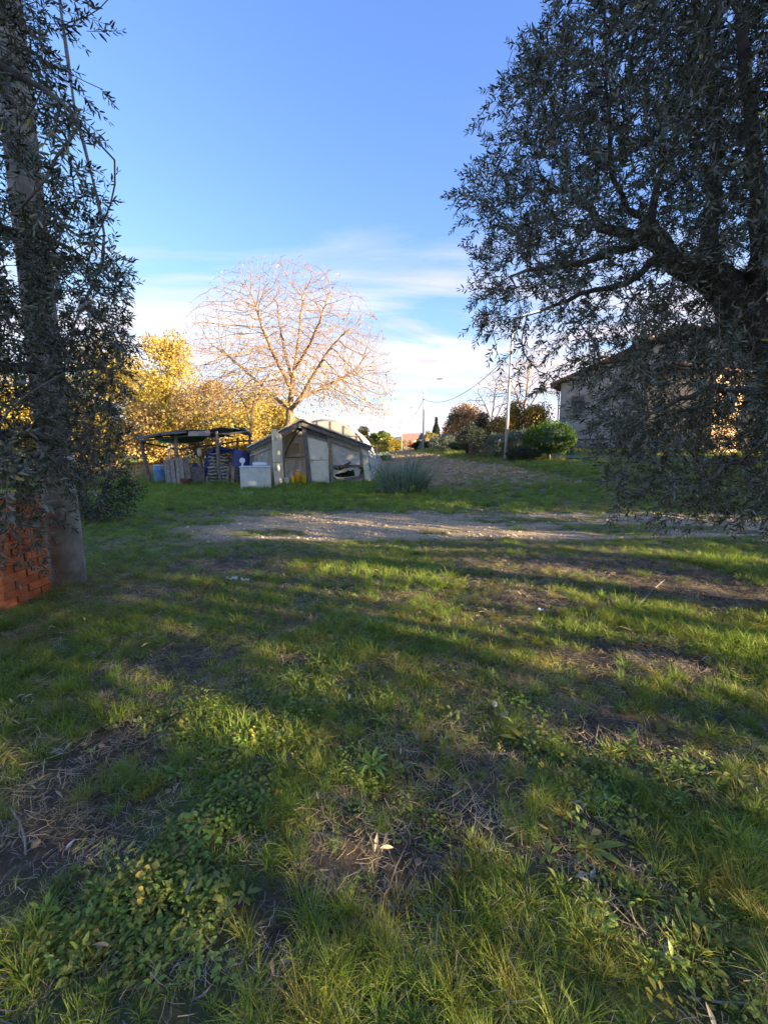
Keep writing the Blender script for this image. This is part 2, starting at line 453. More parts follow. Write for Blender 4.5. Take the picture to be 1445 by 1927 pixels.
def ground_material():
    m = bpy.data.materials.new('ground'); m.use_nodes = True
    t = m.node_tree; nd = t.nodes; ln = t.links.new; bs = nd['Principled BSDF']; bs.inputs['Roughness'].default_value = .95
    geo = nd.new('ShaderNodeNewGeometry'); at = nd.new('ShaderNodeAttribute'); at.attribute_name = 'zones'
    sp = nd.new('ShaderNodeSeparateColor'); ln(at.outputs['Color'], sp.inputs[0])
    def nz(s, d=8, dist=0):
        n = nd.new('ShaderNodeTexNoise'); n.inputs['Scale'].default_value = s; n.inputs['Detail'].default_value = d; n.inputs['Roughness'].default_value = .7
        n.inputs['Distortion'].default_value = dist
        ln(geo.outputs['Position'], n.inputs['Vector']); return n.outputs[0]
    def ramp(src, *st):
        r = nd.new('ShaderNodeValToRGB'); e = r.color_ramp.elements
        e[0].position = st[0][0]; e[0].color = (*st[0][1], 1); e[1].position = st[-1][0]; e[1].color = (*st[-1][1], 1)
        for p, c in st[1:-1]:
            x = e.new(p); x.color = (*c, 1)
        ln(src, r.inputs[0]); return r.outputs[0]
    def mixc(f, a, b):
        n = nd.new('ShaderNodeMix'); n.data_type = 'RGBA'; ln(f, n.inputs[0]); ln(a, n.inputs[6]); ln(b, n.inputs[7]); return n.outputs[2]
    soil = ramp(nz(7, 10, .6), (.3, (.036, .024, .013)), (.5, (.078, .053, .029)), (.62, (.14, .098, .052)), (.75, (.22, .16, .085)))
    turf = ramp(nz(2.3, 10, .5), (.32, (.04, .05, .016)), (.5, (.08, .11, .025)), (.68, (.16, .16, .06)))
    grav = ramp(nz(26, 10), (.3, (.19, .13, .07)), (.5, (.40, .28, .155)), (.66, (.64, .49, .29)))
    fld = ramp(nz(3.2, 12, .8), (.3, (.12, .078, .042)), (.48, (.26, .17, .09)), (.6, (.38, .27, .15)), (.74, (.26, .25, .08)))
    c = mixc(sp.outputs[1], soil, turf)
    c = mixc(sp.outputs[2], c, fld)
    c = mixc(sp.outputs[0], c, grav)
    ln(c, bs.inputs['Base Color'])
    b = nd.new('ShaderNodeBump'); b.inputs['Strength'].default_value = .9; b.inputs['Distance'].default_value = .03
    ln(nz(16, 10), b.inputs['Height']); ln(b.outputs[0], bs.inputs['Normal'])
    return m
gobj = link_mesh('ground', gme, ground_material()); tag(gobj, kind='structure')

# ------------------------------------------------------------------ generic foliage / branch builders
def leaf_cloud(pos, dirs, length, width, nrm=None, kind='rhomb'):
    """many small folded leaves as one numpy mesh; returns V, F"""
    n = len(pos); pos = np.asarray(pos); d = np.asarray(dirs, float)
    d = d / np.linalg.norm(d, axis=1, keepdims=True)
    r = RNG.normal(size=(n, 3)) if nrm is None else nrm
    s = np.cross(d, r); s /= np.linalg.norm(s, axis=1, keepdims=True) + 1e-9
    up = np.cross(s, d)
    Lh = np.asarray(length).reshape(-1, 1) * np.ones((n, 1)); Wd = np.asarray(width).reshape(-1, 1) * np.ones((n, 1)) / 2
    if kind == 'rhomb':
        V = np.stack([pos, pos + d * Lh * .45 + s * Wd, pos + d * Lh, pos + d * Lh * .45 - s * Wd], 1)
        Fq = (np.arange(n)[:, None] * 4 + np.array([[0, 1, 2, 3]]))
        return V.reshape(-1, 3), Fq
    k = up * Lh * .05
    V = np.stack([pos, pos + d * Lh * .3 + s * Wd + k, pos + d * Lh * .72 + s * Wd * .72 + k * .6, pos + d * Lh - k * 1.4, pos + d * Lh * .72 - s * Wd * .72 + k * .6, pos + d * Lh * .3 - s * Wd + k], 1)
    base = np.arange(n)[:, None] * 6
    Fq = np.concatenate([base + np.array([[0, 1, 2, 3]]), base + np.array([[0, 3, 4, 5]])], 0)
    return V.reshape(-1, 3), Fq
def mixed_mesh(name, V, F4):
    """quads and degenerate quads (triangles) as polygons"""
    F4 = np.asarray(F4); tri = (F4[:, 2] == F4[:, 3])
    me = bpy.data.meshes.new(name); V = np.ascontiguousarray(V, dtype=np.float32)
    tot = np.where(tri, 3, 4).astype(np.int32); st = np.concatenate([[0], np.cumsum(tot)[:-1]]).astype(np.int32)
    keep = np.ones(F4.shape, bool); keep[tri, 3] = False
    idx = F4[keep].astype(np.int32)
    me.vertices.add(len(V)); me.vertices.foreach_set('co', V.ravel())
    me.loops.add(len(idx)); me.loops.foreach_set('vertex_index', idx)
    me.polygons.add(len(F4)); me.polygons.foreach_set('loop_start', st); me.polygons.foreach_set('loop_total', tot)
    me.update(calc_edges=True)
    return me
class Skel:
    def __init__(s, root): s.p = [Vector(root)]; s.par = [-1]; s.fix = {}
    def limb(s, start, pts, rad=None, sub=.18, wig=.03):
        """polyline from node index start; returns list of new node ids"""
        cur = start; ids = []
        for i, q in enumerate(pts):
            q = Vector(q); a0 = s.p[cur].copy(); n = max(1, int((q - a0).length / sub)); base = cur
            for k in range(1, n + 1):
                v = a0.lerp(q, k / n)
                if k < n: v += Vector([random.uniform(-wig, wig) for _ in range(3)])
                s.p.append(v); s.par.append(cur); cur = len(s.p) - 1; ids.append(cur)
                if rad is not None:
                    r0 = rad[i]; r1 = rad[i + 1]; s.fix[cur] = r0 + (r1 - r0) * k / n
        return ids
    def colonize(s, att, step, infl, kill, iters=60, grav=0.0, jit=.15, first=0):
        att = [Vector(a) for a in att]; act = list(range(len(att)))
        near_i = [-1] * len(att); near_d = [1e9] * len(att)
        new = list(range(first, len(s.p))); occ = set(); hk = lambda q: (round(q.x / step / .62), round(q.y / step / .62), round(q.z / step / .62))
        for it in range(iters):
            if not act or not new: break
            kd = kdtree.KDTree(len(new))
            for j, i in enumerate(new): kd.insert(s.p[i], j)
            kd.balance()
            keep = []
            for k in act:
                co, j, d = kd.find(att[k])
                if d < near_d[k]: near_d[k] = d; near_i[k] = new[j]
                if near_d[k] > kill: keep.append(k)
            act = keep
            pull = {}
            for k in act:
                if near_d[k] < infl:
                    i = near_i[k]; v = (att[k] - s.p[i]).normalized()
                    pull[i] = pull.get(i, Vector()) + v
            nn = []
            for i, v in pull.items():
                v = v.normalized() + Vector([random.uniform(-jit, jit) for _ in range(3)]) + Vector((0, 0, -grav))
                if s.par[i] >= 0: v = v + (s.p[i] - s.p[s.par[i]]).normalized() * .35
                q = s.p[i] + v.normalized() * step
                if s.par[i] >= 0 and (q - s.p[s.par[i]]).length < step * 1.15: continue
                if hk(q) in occ: continue
                occ.add(hk(q)); s.p.append(q); s.par.append(i); nn.append(len(s.p) - 1)
            new = nn
            # stuck attractors keep pulling the same node: allowed once only
        return s
    def radii(s, tip, power=2.3, cap=1e9):
        n = len(s.p); acc = [0.0] * n; kids = [0] * n
        for i in range(n - 1, -1, -1):
            if acc[i] == 0: acc[i] = tip ** power
            if s.par[i] >= 0: acc[s.par[i]] += acc[i]; kids[s.par[i]] += 1
        s.r = [min(cap, a ** (1 / power)) for a in acc]
        for i, r in s.fix.items(): s.r[i] = r
        if 1 in s.fix: s.r[0] = s.fix[1]
        s.kids = kids
        return s
    def mesh(s, k=5, rmin=0, only=None, rmax=1e9):
        V = []; Fc = []; ring = {}; main = {}
        n = len(s.p)
        for i in range(n):
            q = s.par[i]
            if q >= 0 and (q not in main or s.r[i] > s.r[main[q]]): main[q] = i
        def mk(c, d, r, kk):
            d = d.normalized(); a = d.cross(Vector((.31, .2, .93)) if abs(d.z) < .9 else Vector((1, .1, 0))).normalized(); b = d.cross(a)
            st = len(V)
            for j in range(kk):
                t = 2 * math.pi * j / kk; V.append(tuple(c + (a * math.cos(t) + b * math.sin(t)) * r))
            return st
        for i in range(1, n):
            q = s.par[i]
            if q < 0 or s.r[i] < rmin or s.r[i] >= rmax: continue
            kk = k if s.r[i] > .02 else (4 if s.r[i] > .006 else 3)
            d = s.p[i] - s.p[q]
            if d.length < 1e-6: continue
            if q in ring and main.get(q) == i and ring[q][1] == kk: st = ring[q][0]
            else: st = mk(s.p[q], d, s.r[q] if main.get(q) == i else s.r[i] * 1.05, kk)
            m_ = main.get(i); dd = d.normalized() + ((s.p[m_] - s.p[i]).normalized() if m_ else Vector())
            en = mk(s.p[i], dd if dd.length > .1 else d, s.r[i], kk); ring[i] = (en, kk)
            # align rings by nearest first vertex
            off = min(range(kk), key=lambda o_: (Vector(V[en + o_]) - Vector(V[st]) - d).length)
            for j in range(kk):
                j2 = (j + 1) % kk
                Fc.append((st + j, st + j2, en + (j2 + off) % kk, en + (j + off) % kk))
        me = bpy.data.meshes.new('branches'); me.from_pydata(V, [], Fc); me.update()
        me.polygons.foreach_set('use_smooth', [True] * len(me.polygons))
        return me
def blob_points(c, r, n, shell=.55):
    d = RNG.normal(size=(n, 3)); d /= np.linalg.norm(d, axis=1, keepdims=True)
    q = (shell + (1 - shell) * RNG.random((n, 1)) ** .7)
    return np.array(c) + d * q * np.array(r), d

def leafy_tree(base, height, crown_w, label, cat, leafmat, n_leaf=9000, leaf=.16, trunk_r=.14, group=None, name='tree', n_blob=34, crown_lo=.25, top_round=1.0, squash=1.0, seed=0,
               trunk_mat='dark_bark', dens=None, blob=.30, lm2=None, twigs=True, depth=None):
    rs = np.random.RandomState(seed + 11); random.seed(seed + 3)
    bx, by = base; z0 = h1(bx, by)
    root = empty(name, (bx, by, z0), label, cat, group)
    cz = height * (crown_lo + 1) / 2; hz = height * (1 - crown_lo) / 2
    dw = depth or crown_w
    cs = []
    for i in range(n_blob):
        d = rs.normal(size=3); d /= np.linalg.norm(d); q = (.35 + .5 * rs.rand() ** .5)
        tap = 1.0 - (.25 * top_round) * max(0, d[2])
        cs.append((d[0] * q * crown_w / 2 * tap, d[1] * q * dw / 2 * tap, cz + d[2] * q * hz * 1.06))
    br = blob * min(crown_w, height * (1 - crown_lo)) / 2 * 1.25
    per = n_leaf // n_blob; Ps = []; Ds = []
    for c in cs:
        s = br * (.65 + .7 * rs.rand())
        d = rs.normal(size=(per, 3)); d /= np.linalg.norm(d, axis=1, keepdims=True)
        q = .45 + .75 * rs.rand(per, 1) ** .8
        p = np.array(c) + d * q * s * np.array([1, 1, .8 * squash]); Ps.append(p); Ds.append(d + rs.normal(size=(per, 3)) * .7 + np.array([0, 0, -.2]))
    Ps = np.concatenate(Ps); Ds = np.concatenate(Ds); Ps[:, 2] = np.maximum(Ps[:, 2], .05)
    ln_ = leaf * (.6 + .8 * rs.rand(len(Ps)))
    V, Fq = leaf_cloud(Ps + np.array([bx, by, z0]), Ds, ln_, ln_ * .62)
    me = np_mesh('crown', V, Fq)
    me.materials.append(MATS[leafmat])
    if lm2:
        me.materials.append(MATS[lm2]); idx = (rs.rand(len(Fq)) < .3).astype(np.int32)
        cl = np.repeat((rs.rand(n_blob) < .35), per).astype(np.int32); me.polygons.foreach_set('material_index', np.maximum(idx * 0, cl)[:len(Fq)])
    link_mesh('crown', me, None, root)
    sk = Skel((bx, by, z0 - .1))
    tr = sk.limb(0, [Vector((bx + rs.normal() * .1, by, z0 + height * max(.15, crown_lo * .8))), Vector((bx + rs.normal() * .3, by, z0 + height * .55))], sub=.5, wig=.06)
    for c in cs[:22]:
        v = Vector(c) + Vector((bx, by, z0))
        i = min(tr, key=lambda t: abs((sk.p[t].z) - (v.z - height * .2)) + .3 * random.random())
        sk.limb(i, [sk.p[i].lerp(v, .5) + Vector((0, 0, -.05 * height)), v], sub=.5, wig=.08)
    sk.radii(trunk_r * .2, 2.0, trunk_r)
    me = sk.mesh(6); link_mesh('trunk', me, MATS[trunk_mat], root)
    return root

def shrub(base, w_, h_, label, cat, leafmat, n=4000, leaf=.07, name='shrub', group=None, seed=0, depth=None, rise=.0, pointy=False, box=False, stem=True, aspect=.45):
    rs = np.random.RandomState(seed + 5); bx, by = base; z0 = h1(bx, by)
    root = empty(name, (bx, by, z0), label, cat, group)
    d_ = depth or w_
    d = rs.normal(size=(n, 3)); d /= np.linalg.norm(d, axis=1, keepdims=True)
    if box:
        u = rs.uniform(-1, 1, size=(n, 3)); k = rs.randint(0, 3, n); sg = rs.choice([-1, 1], n); u[np.arange(n), k] = sg * (.93 + .07 * rs.rand(n)); d = u
        q = np.ones((n, 1))
    else: q = .72 + .3 * rs.rand(n, 1)
    lump = 1 + .16 * (np.sin(d[:, 0:1] * 7 + seed) + np.sin(d[:, 1:2] * 9 + seed * 2) * .6 + np.sin(d[:, 2:3] * 8 + d[:, 0:1] * 5) * .6) * (0 if box else 1)
    p = d * q * lump * np.array([w_ / 2, d_ / 2, h_ / 2]) + np.array([0, 0, h_ / 2 + rise])
    p[:, 2] = np.maximum(p[:, 2], .02)
    dr = d + rs.normal(size=(n, 3)) * .55 + np.array([0, 0, .9 if pointy else .15])
    ll = leaf * (.6 + .8 * rs.rand(n))
    V, Fq = leaf_cloud(p + np.array([bx, by, z0]), dr, ll, ll * aspect)
    link_mesh('foliage', np_mesh('foliage', V, Fq), MATS[leafmat], root)
    if stem:
        m = MB()
        for i in range(7):
            an = rs.rand() * 6.28; q = Vector((math.cos(an) * w_ * .28, math.sin(an) * d_ * .28, h_ * .62 + rise))
            m.tube([(bx, by, z0 - .05), Vector((bx, by, z0)) + q * .5 + Vector((0, 0, .05)), Vector((bx, by, z0)) + q], [.035, .025, .012], 5)
        m.build('stems', MATS['dark_bark'], root)
    return root

# ------------------------------------------------------------------ ground cover (instanced: grass, weeds, straw, stones, clods)
def blade_tuft(n, lmin, lmax, wd, spread, curl, seed, lay=0.0, seg=4):
    rs = np.random.RandomState(seed); V = []; Fc = []
    for i in range(n):
        a = rs.rand() * 6.283; r = abs(rs.normal()) * spread; b = np.array([math.cos(a) * r, math.sin(a) * r, -.01])
        L_ = rs.uniform(lmin, lmax); a2 = a + rs.normal() * .8; tilt = rs.uniform(.05, .6) + lay * .5; cu = curl * rs.uniform(.4, 1.3)
        hd = np.array([math.cos(a2), math.sin(a2), 0]); 
        if lay: hd = hd * (1 - lay * .6) + np.array([lay, .2 * lay, 0])
        hd = hd / (np.linalg.norm(hd) + 1e-6)
        sd_ = np.array([-hd[1], hd[0], 0]); tw = rs.normal() * .5; sd_ = sd_ * math.cos(tw) + np.array([0, 0, 1]) * math.sin(tw)
        st = len(V); p = b.copy(); an = tilt
        for k in range(seg):
            w_ = wd * (1 - (k / seg) ** 1.6) * rs.uniform(.85, 1.1)
            V.append(p - sd_ * w_ / 2); V.append(p + sd_ * w_ / 2)
            p = p + (hd * math.sin(an) + np.array([0, 0, 1]) * math.cos(an)) * L_ / seg; an += cu / seg
            if p[2] < .004: p[2] = .004
        V.append(p)
        for k in range(seg - 1):
            o_ = st + 2 * k; Fc.append((o_, o_ + 1, o_ + 3, o_ + 2))
        o_ = st + 2 * (seg - 1); Fc.append((o_, o_ + 1, o_ + 2))
    return V, Fc
def proto(name, VF, m, coll):
    me = bpy.data.meshes.new(name); me.from_pydata([tuple(v) for v in VF[0]], [], VF[1]); me.materials.append(MATS[m]); me.update()
    o = bpy.data.objects.new(name, me); coll.objects.link(o); return o
def leaf_shape(p, hd, L_, W_, up=.25, seg=4, seed=0, V=None, Fc=None, droop=.5):
    hd = np.array(hd) / np.linalg.norm(hd); s = np.array([-hd[1], hd[0], 0]); st = len(V); q = np.array(p, float); an = up
    prof = [.18, .75, 1.0, .62]
    for k in range(seg):
        w_ = W_ * prof[k] / 2
        V.append(q - s * w_ + np.array([0, 0, w_ * .25])); V.append(q.copy()); V.append(q + s * w_ + np.array([0, 0, w_ * .25]))
        q = q + (hd * math.cos(an) + np.array([0, 0, 1]) * math.sin(an)) * L_ / seg; an -= droop / seg
    V.append(q)
    for k in range(seg - 1):
        o_ = st + 3 * k
        Fc.append((o_, o_ + 1, o_ + 4, o_ + 3)); Fc.append((o_ + 1, o_ + 2, o_ + 5, o_ + 4))
    o_ = st + 3 * (seg - 1); Fc.append((o_, o_ + 1, o_ + 3)); Fc.append((o_ + 1, o_ + 2, o_ + 3))
def rosette(n, L_, W_, seed, hgt=.0, up=(.15, .9)):
    rs = np.random.RandomState(seed); V = []; Fc = []
    for i in range(n):
        a = i * 2.399 + rs.normal() * .25; k = rs.uniform(.55, 1.1)
        r0 = rs.uniform(0, .015)
        leaf_shape((math.cos(a) * r0, math.sin(a) * r0, rs.uniform(0, hgt) + .004), (math.cos(a), math.sin(a), 0), L_ * k, W_ * k, rs.uniform(*up), V=V, Fc=Fc, droop=rs.uniform(.5, 1.4))
    return V, Fc
def creeper(n, L_, W_, spread, seed):
    rs = np.random.RandomState(seed); V = []; Fc = []
    for i in range(n):
        a = rs.rand() * 6.28; r = spread * rs.rand() ** .6; a2 = rs.rand() * 6.28; k = rs.uniform(.6, 1.15)
        leaf_shape((math.cos(a) * r, math.sin(a) * r, rs.uniform(.005, .05)), (math.cos(a2), math.sin(a2), 0), L_ * k, W_ * k, rs.uniform(-.1, .7), V=V, Fc=Fc, droop=rs.uniform(.3, 1.2))
    return V, Fc
def rock(seed, s=1.0, sq=.6):
    rs = np.random.RandomState(seed)
    pts = [(-1, -1, -1), (1, -1, -1), (1, 1, -1), (-1, 1, -1), (-.7, -.7, 1), (.7, -.7, 1), (.7, .7, 1), (-.7, .7, 1), (0, 0, 1.25), (-1.2, 0, 0), (1.2, 0, 0), (0, -1.2, 0), (0, 1.2, 0)]
    V = [np.array(p) * np.array([1, rs.uniform(.6, 1), sq]) * rs.uniform(.75, 1.15) * s * .5 for p in pts]
    Fc = [(4, 5, 8), (5, 6, 8), (6, 7, 8), (7, 4, 8), (0, 1, 11), (1, 5, 11), (5, 4, 11), (4, 0, 11), (1, 2, 10), (2, 6, 10), (6, 5, 10), (5, 1, 10), (2, 3, 12), (3, 7, 12), (7, 6, 12), (6, 2, 12), (3, 0, 9), (0, 4, 9), (4, 7, 9), (7, 3, 9)]
    return V, Fc
def scatter(name, protos, pts, scale, label=None, tilt=.15, pick=None, yaw=None, cat=None):
    """one object of kind stuff: a point mesh whose points carry the prototypes (geometry nodes)"""
    coll = bpy.data.collections.new(name + '_prototypes')
    for i, (vf, m) in enumerate(protos): proto('%s_%02d' % (name, i), vf, m, coll)
    n = len(pts); me = bpy.data.meshes.new(name); me.vertices.add(n)
    me.vertices.foreach_set('co', np.asarray(pts, np.float32).ravel())
    a = me.attributes.new('rot', 'FLOAT_VECTOR', 'POINT')
    rot = np.stack([RNG.normal(size=n) * tilt, RNG.normal(size=n) * tilt, RNG.random(n) * 6.283 if yaw is None else yaw], 1)
    a.data.foreach_set('vector', rot.astype(np.float32).ravel())
    a = me.attributes.new('scl', 'FLOAT', 'POINT'); a.data.foreach_set('value', np.asarray(scale, np.float32))
    a = me.attributes.new('pick', 'INT', 'POINT'); a.data.foreach_set('value', (RNG.integers(0, len(protos), n) if pick is None else pick).astype(np.int32))
    o = bpy.data.objects.new(name, me); COL.objects.link(o)
    ng = bpy.data.node_groups.new(name, 'GeometryNodeTree')
    ng.interface.new_socket('Geometry', in_out='INPUT', socket_type='NodeSocketGeometry'); ng.interface.new_socket('Geometry', in_out='OUTPUT', socket_type='NodeSocketGeometry')
    nn = ng.nodes.new; gi = nn('NodeGroupInput'); go = nn('NodeGroupOutput'); ip = nn('GeometryNodeInstanceOnPoints'); ci = nn('GeometryNodeCollectionInfo')
    ci.inputs['Collection'].default_value = coll; ci.inputs['Separate Children'].default_value = True; ci.inputs['Reset Children'].default_value = True
    ip.inputs['Pick Instance'].default_value = True
    def named(nm, ty):
        x = nn('GeometryNodeInputNamedAttribute'); x.data_type = ty; x.inputs['Name'].default_value = nm; return x.outputs[0]
    ng.links.new(gi.outputs[0], ip.inputs['Points']); ng.links.new(ci.outputs[0], ip.inputs['Instance'])
    ng.links.new(named('pick', 'INT'), ip.inputs['Instance Index'])
    e2 = nn('FunctionNodeEulerToRotation'); ng.links.new(named('rot', 'FLOAT_VECTOR'), e2.inputs[0]); ng.links.new(e2.outputs[0], ip.inputs['Rotation'])
    ng.links.new(named('scl', 'FLOAT'), ip.inputs['Scale']); ng.links.new(ip.outputs[0], go.inputs[0])
    md = o.modifiers.new('scatter', 'NODES'); md.node_group = ng
    tag(o, label, cat, kind='stuff'); return o
def cover_points(dens, ymin, ymax, wfac=1.12, power=1.0, mask=None, xmax=None):
    """random points on the ground inside the wedge in front of the camera (a bit wider than the view)"""
    area = wfac * (ymax ** 2 - ymin ** 2) + 2 * (ymax - ymin) * .6
    n = int(area * dens)
    y = np.sqrt(RNG.uniform(ymin ** 2, ymax ** 2, n)); x = RNG.uniform(-1, 1, n) * (y * wfac + .6)
    if mask is not None:
        k = RNG.random(n) < mask(x, y); x, y = x[k], y[k]
    return x, y
def on_ground(x, y, dz=0.0): return np.stack([x, y, H(x, y) + dz], 1)

gp = [(blade_tuft(46, .05, .13, .0045, .035, 1.5, 1), 'grass_green'), (blade_tuft(46, .05, .15, .0048, .045, 1.9, 2, .2), 'grass_green'),
      (blade_tuft(70, .04, .11, .0026, .06, 2.4, 3, .7), 'grass_yellow'), (blade_tuft(55, .05, .13, .0034, .05, 2.4, 4, .7), 'grass_yellow'),
      (blade_tuft(36, .08, .20, .0055, .035, 1.4, 5), 'grass_fresh'), (blade_tuft(40, .04, .12, .003, .06, 2.6, 6, .5), 'straw'),
      (blade_tuft(50, .03, .08, .0032, .05, 1.2, 7), 'grass_green')]
def grass_zone(name, dens, y0, y1, smul, label, thr=0.0):
    x, y = cover_points(dens, y0, y1, mask=lambda x, y: np.clip(grassy(x, y) * 1.25 - thr, 0.03, 1) * (1 - .93 * ss(.35, .8, gravel_mask(x, y))))
    tone = fbm(x, y, .8, 61) + .25 * RNG.random(len(x)) - .12 ; dry = fbm(x, y, 1.3, 71) + .3 * RNG.random(len(x)) - .15
    r = RNG.random(len(x)); far = ss(10.5, 12, y) * (1 - ss(-.5, 3, x))
    pick = np.where(tone + .25 * far > .50, np.where(r < .45, 0, np.where(r < .72, 1, np.where(r < .9, 4, 6))), np.where(r < .42, 2, np.where(r < .8, 3, 1)))
    pick = np.where((dry > .62 + .2 * far) & (RNG.random(len(x)) < .55), 5, pick)
    pick = np.where((dry > .55 + .5 * far) & (RNG.random(len(x)) < .2), 5, pick)
    sc = (.55 + .8 * RNG.random(len(x))) * (.6 + .7 * fbm(x, y, 1.7, 81)) * smul
    sc = sc * (1 - .38 * (1 - ss(1.2, 3.2, y)))
    # shorter on the mown strip beside the track
    sc = sc * (1 - .35 * (ss(5.6, 7, y) * (1 - ss(11, 12.5, y))))
    return scatter(name, gp, on_ground(x, y), sc, label, .2, pick)
grass_zone('grass', 470, .55, 4.2, .78, 'tufted green and yellowing grass covering the near yard')
grass_zone('grass', 190, 4.2, 8.5, 1.0, 'short patchy grass between the near yard and the gravel track')
grass_zone('grass', 55, 8.5, 21, 1.6, 'green grass bank beyond the gravel track in front of the sheds')
# verge and far grass: larger tufts
x, y = cover_points(7, 19, 62, .95, mask=lambda x, y: np.clip(grassy(x, y) - .1, 0, 1) * (1 - .97 * field_mask(x, y)))
scatter('verge_grass', [(blade_tuft(60, .06, .20, .012, .16, 1.3, 15), 'grass_fresh'), (blade_tuft(60, .06, .2, .012, .16, 1.6, 16), 'grass_green'), (blade_tuft(60, .06, .2, .012, .16, 1.6, 18), 'grass_yellow')],
        on_ground(x, y), .9 + .8 * RNG.random(len(x)), 'grass verge beside the ploughed field', .15)
# tall tussocks of longer grass in the near yard
TUS = [(600, 1880, 3.0), (640, 1840, 2.2), (980, 1480, 1.4), (1380, 1620, 2.2), (1420, 1730, 2.2), (530, 1560, 1.8), (1280, 1600, 1.3), (860, 1850, 2.4), (900, 1880, 2.4), (1090, 1800, 1.6), (1150, 1170, 1.9),
       (1090, 1130, 1.8), (1330, 1210, 2.0), (1240, 1190, 1.8), (620, 1400, 1.3), (1200, 1330, 1.8), (1250, 1300, 1.7), (740, 1510, 1.2), (830, 1440, 1.1), (560, 1210, 1.6), (60, 1160, 1.8), (130, 1180, 1.8),
       (200, 1160, 1.6), (110, 1340, 1.4), (230, 1480, 1.6), (330, 1440, 1.5), (800, 1150, 1.6), (680, 1230, 1.4), (1000, 1560, 1.2), (1190, 1500, 1.6), (560, 1500, 1.5), (60, 1850, 2.0), (1430, 1500, 1.9), (960, 1700, 1.6), (350, 1100, 1.6), (1400, 1330, 1.8)]
px_, py_, s_ = [], [], []
for u, v, s in TUS:
    c = G(u, v)
    for k in range(int(9 + 7 * s)):
        px_.append(c.x + random.gauss(0, .05 + .035 * s)); py_.append(c.y + random.gauss(0, .05 + .035 * s)); s_.append((.65 + .3 * s) * random.uniform(.6, 1.1))
x, y = np.array(px_), np.array(py_)
scatter('tussock_grass', [(blade_tuft(60, .10, .26, .0042, .03, 1.7, 25), 'grass_fresh'), (blade_tuft(60, .10, .26, .0036, .035, 2.0, 26), 'grass_yellow'), (blade_tuft(60, .1, .24, .004, .03, 1.8, 27), 'grass_green')],
        on_ground(x, y), np.array(s_) * .50, 'clumps of longer arching grass standing out of the near yard', .12)
# broadleaf weeds: dense patches and loose ones
WE = [(250, 1720, .20, 150), (150, 1760, .10, 40), (330, 1640, .13, 70), (330, 1780, .14, 70), (400, 1560, .13, 60), (440, 1520, .12, 50), (360, 1370, .22, 90), (420, 1420, .2, 60), (530, 1330, .25, 50), (640, 1130, .3, 40), (480, 1500, .12, 40),
      (700, 1480, .2, 30), (720, 1330, .25, 40), (1020, 1400, .14, 30), (1100, 1480, .2, 40), (1250, 1480, .25, 40), (700, 1190, .4, 40), (1140, 1700, .16, 30), (1330, 1480, .2, 30), (820, 1560, .1, 16), (1300, 1800, .2, 40), (600, 1290, .3, 40), (960, 1330, .25, 30)]
px_, py_ = [], []
for u, v, r, n in WE:
    c = G(u, v)
    for k in range(n): px_.append(c.x + random.gauss(0, r * .62)); py_.append(c.y + random.gauss(0, r * .62))
xa, ya = cover_points(16, .7, 7, mask=lambda x, y: ss(.4, .7, fbm(x, y, 1.2, 91)))
x, y = np.concatenate([px_, xa]), np.concatenate([py_, ya])
scatter('broadleaf_weeds', [(rosette(7, .045, .022, 31, .03), 'weed_leaf'), (rosette(9, .05, .017, 32, .03, (.3, 1.2)), 'weed_leaf'), (creeper(18, .026, .017, .06, 33), 'weed_leaf'), (creeper(16, .032, .012, .07, 35), 'weed_leaf'), (rosette(6, .07, .026, 34, .01, (-.1, .9)), 'weed_leaf'), (creeper(12, .030, .020, .06, 36), 'grass_yellow'), (creeper(20, .018, .014, .05, 37), 'grass_fresh')],
        on_ground(x, y, .012), .5 + .65 * RNG.random(len(x)) ** 1.5, 'low broadleaf weeds growing in patches among the grass', .25)
# straw, sticks and fallen olive leaves lying flat
def sticks(n, L_, spread, wd, seed):
    rs = np.random.RandomState(seed); V = []; Fc = []
    for i in range(n):
        c = np.array([rs.normal() * spread, rs.normal() * spread, rs.uniform(.003, .03)]); a = rs.rand() * 6.28; l = L_ * rs.uniform(.4, 1.2)
        h_ = np.array([math.cos(a), math.sin(a), rs.normal() * .15]); s = np.array([-h_[1], h_[0], .3]) * wd; st = len(V)
        m_ = c + s * rs.normal() * 4
        V += [c - h_ * l / 2 - s, c - h_ * l / 2 + s, m_ + s, m_ - s, c + h_ * l / 2]; Fc += [(st, st + 1, st + 2, st + 3), (st + 3, st + 2, st + 4)]
    return V, Fc
x, y = cover_points(170, .6, 7.6, mask=lambda x, y: np.clip(1.2 - grassy(x, y), .45, 1))
scatter('dead_grass', [(sticks(34, .075, .05, .0009, 41), 'straw'), (sticks(26, .09, .06, .0010, 42), 'straw'), (sticks(16, .06, .05, .0013, 43), 'dark_bark'), (sticks(22, .06, .05, .0008, 44), 'pale_twig')],
        on_ground(x, y, .004), .6 + .7 * RNG.random(len(x)), 'dead straw and bits of twig lying on the bare soil', .12)
x, y = cover_points(5, .7, 6)
scatter('fallen_leaves', [(creeper(3, .055, .014, .06, 51), 'litter_leaf' if 'litter_leaf' in MATS else 'olive_leaf'), (creeper(2, .055, .014, .06, 52), 'straw')], on_ground(x, y, .02), .8 + .5 * RNG.random(len(x)), 'narrow grey olive leaves fallen on the grass', .2)
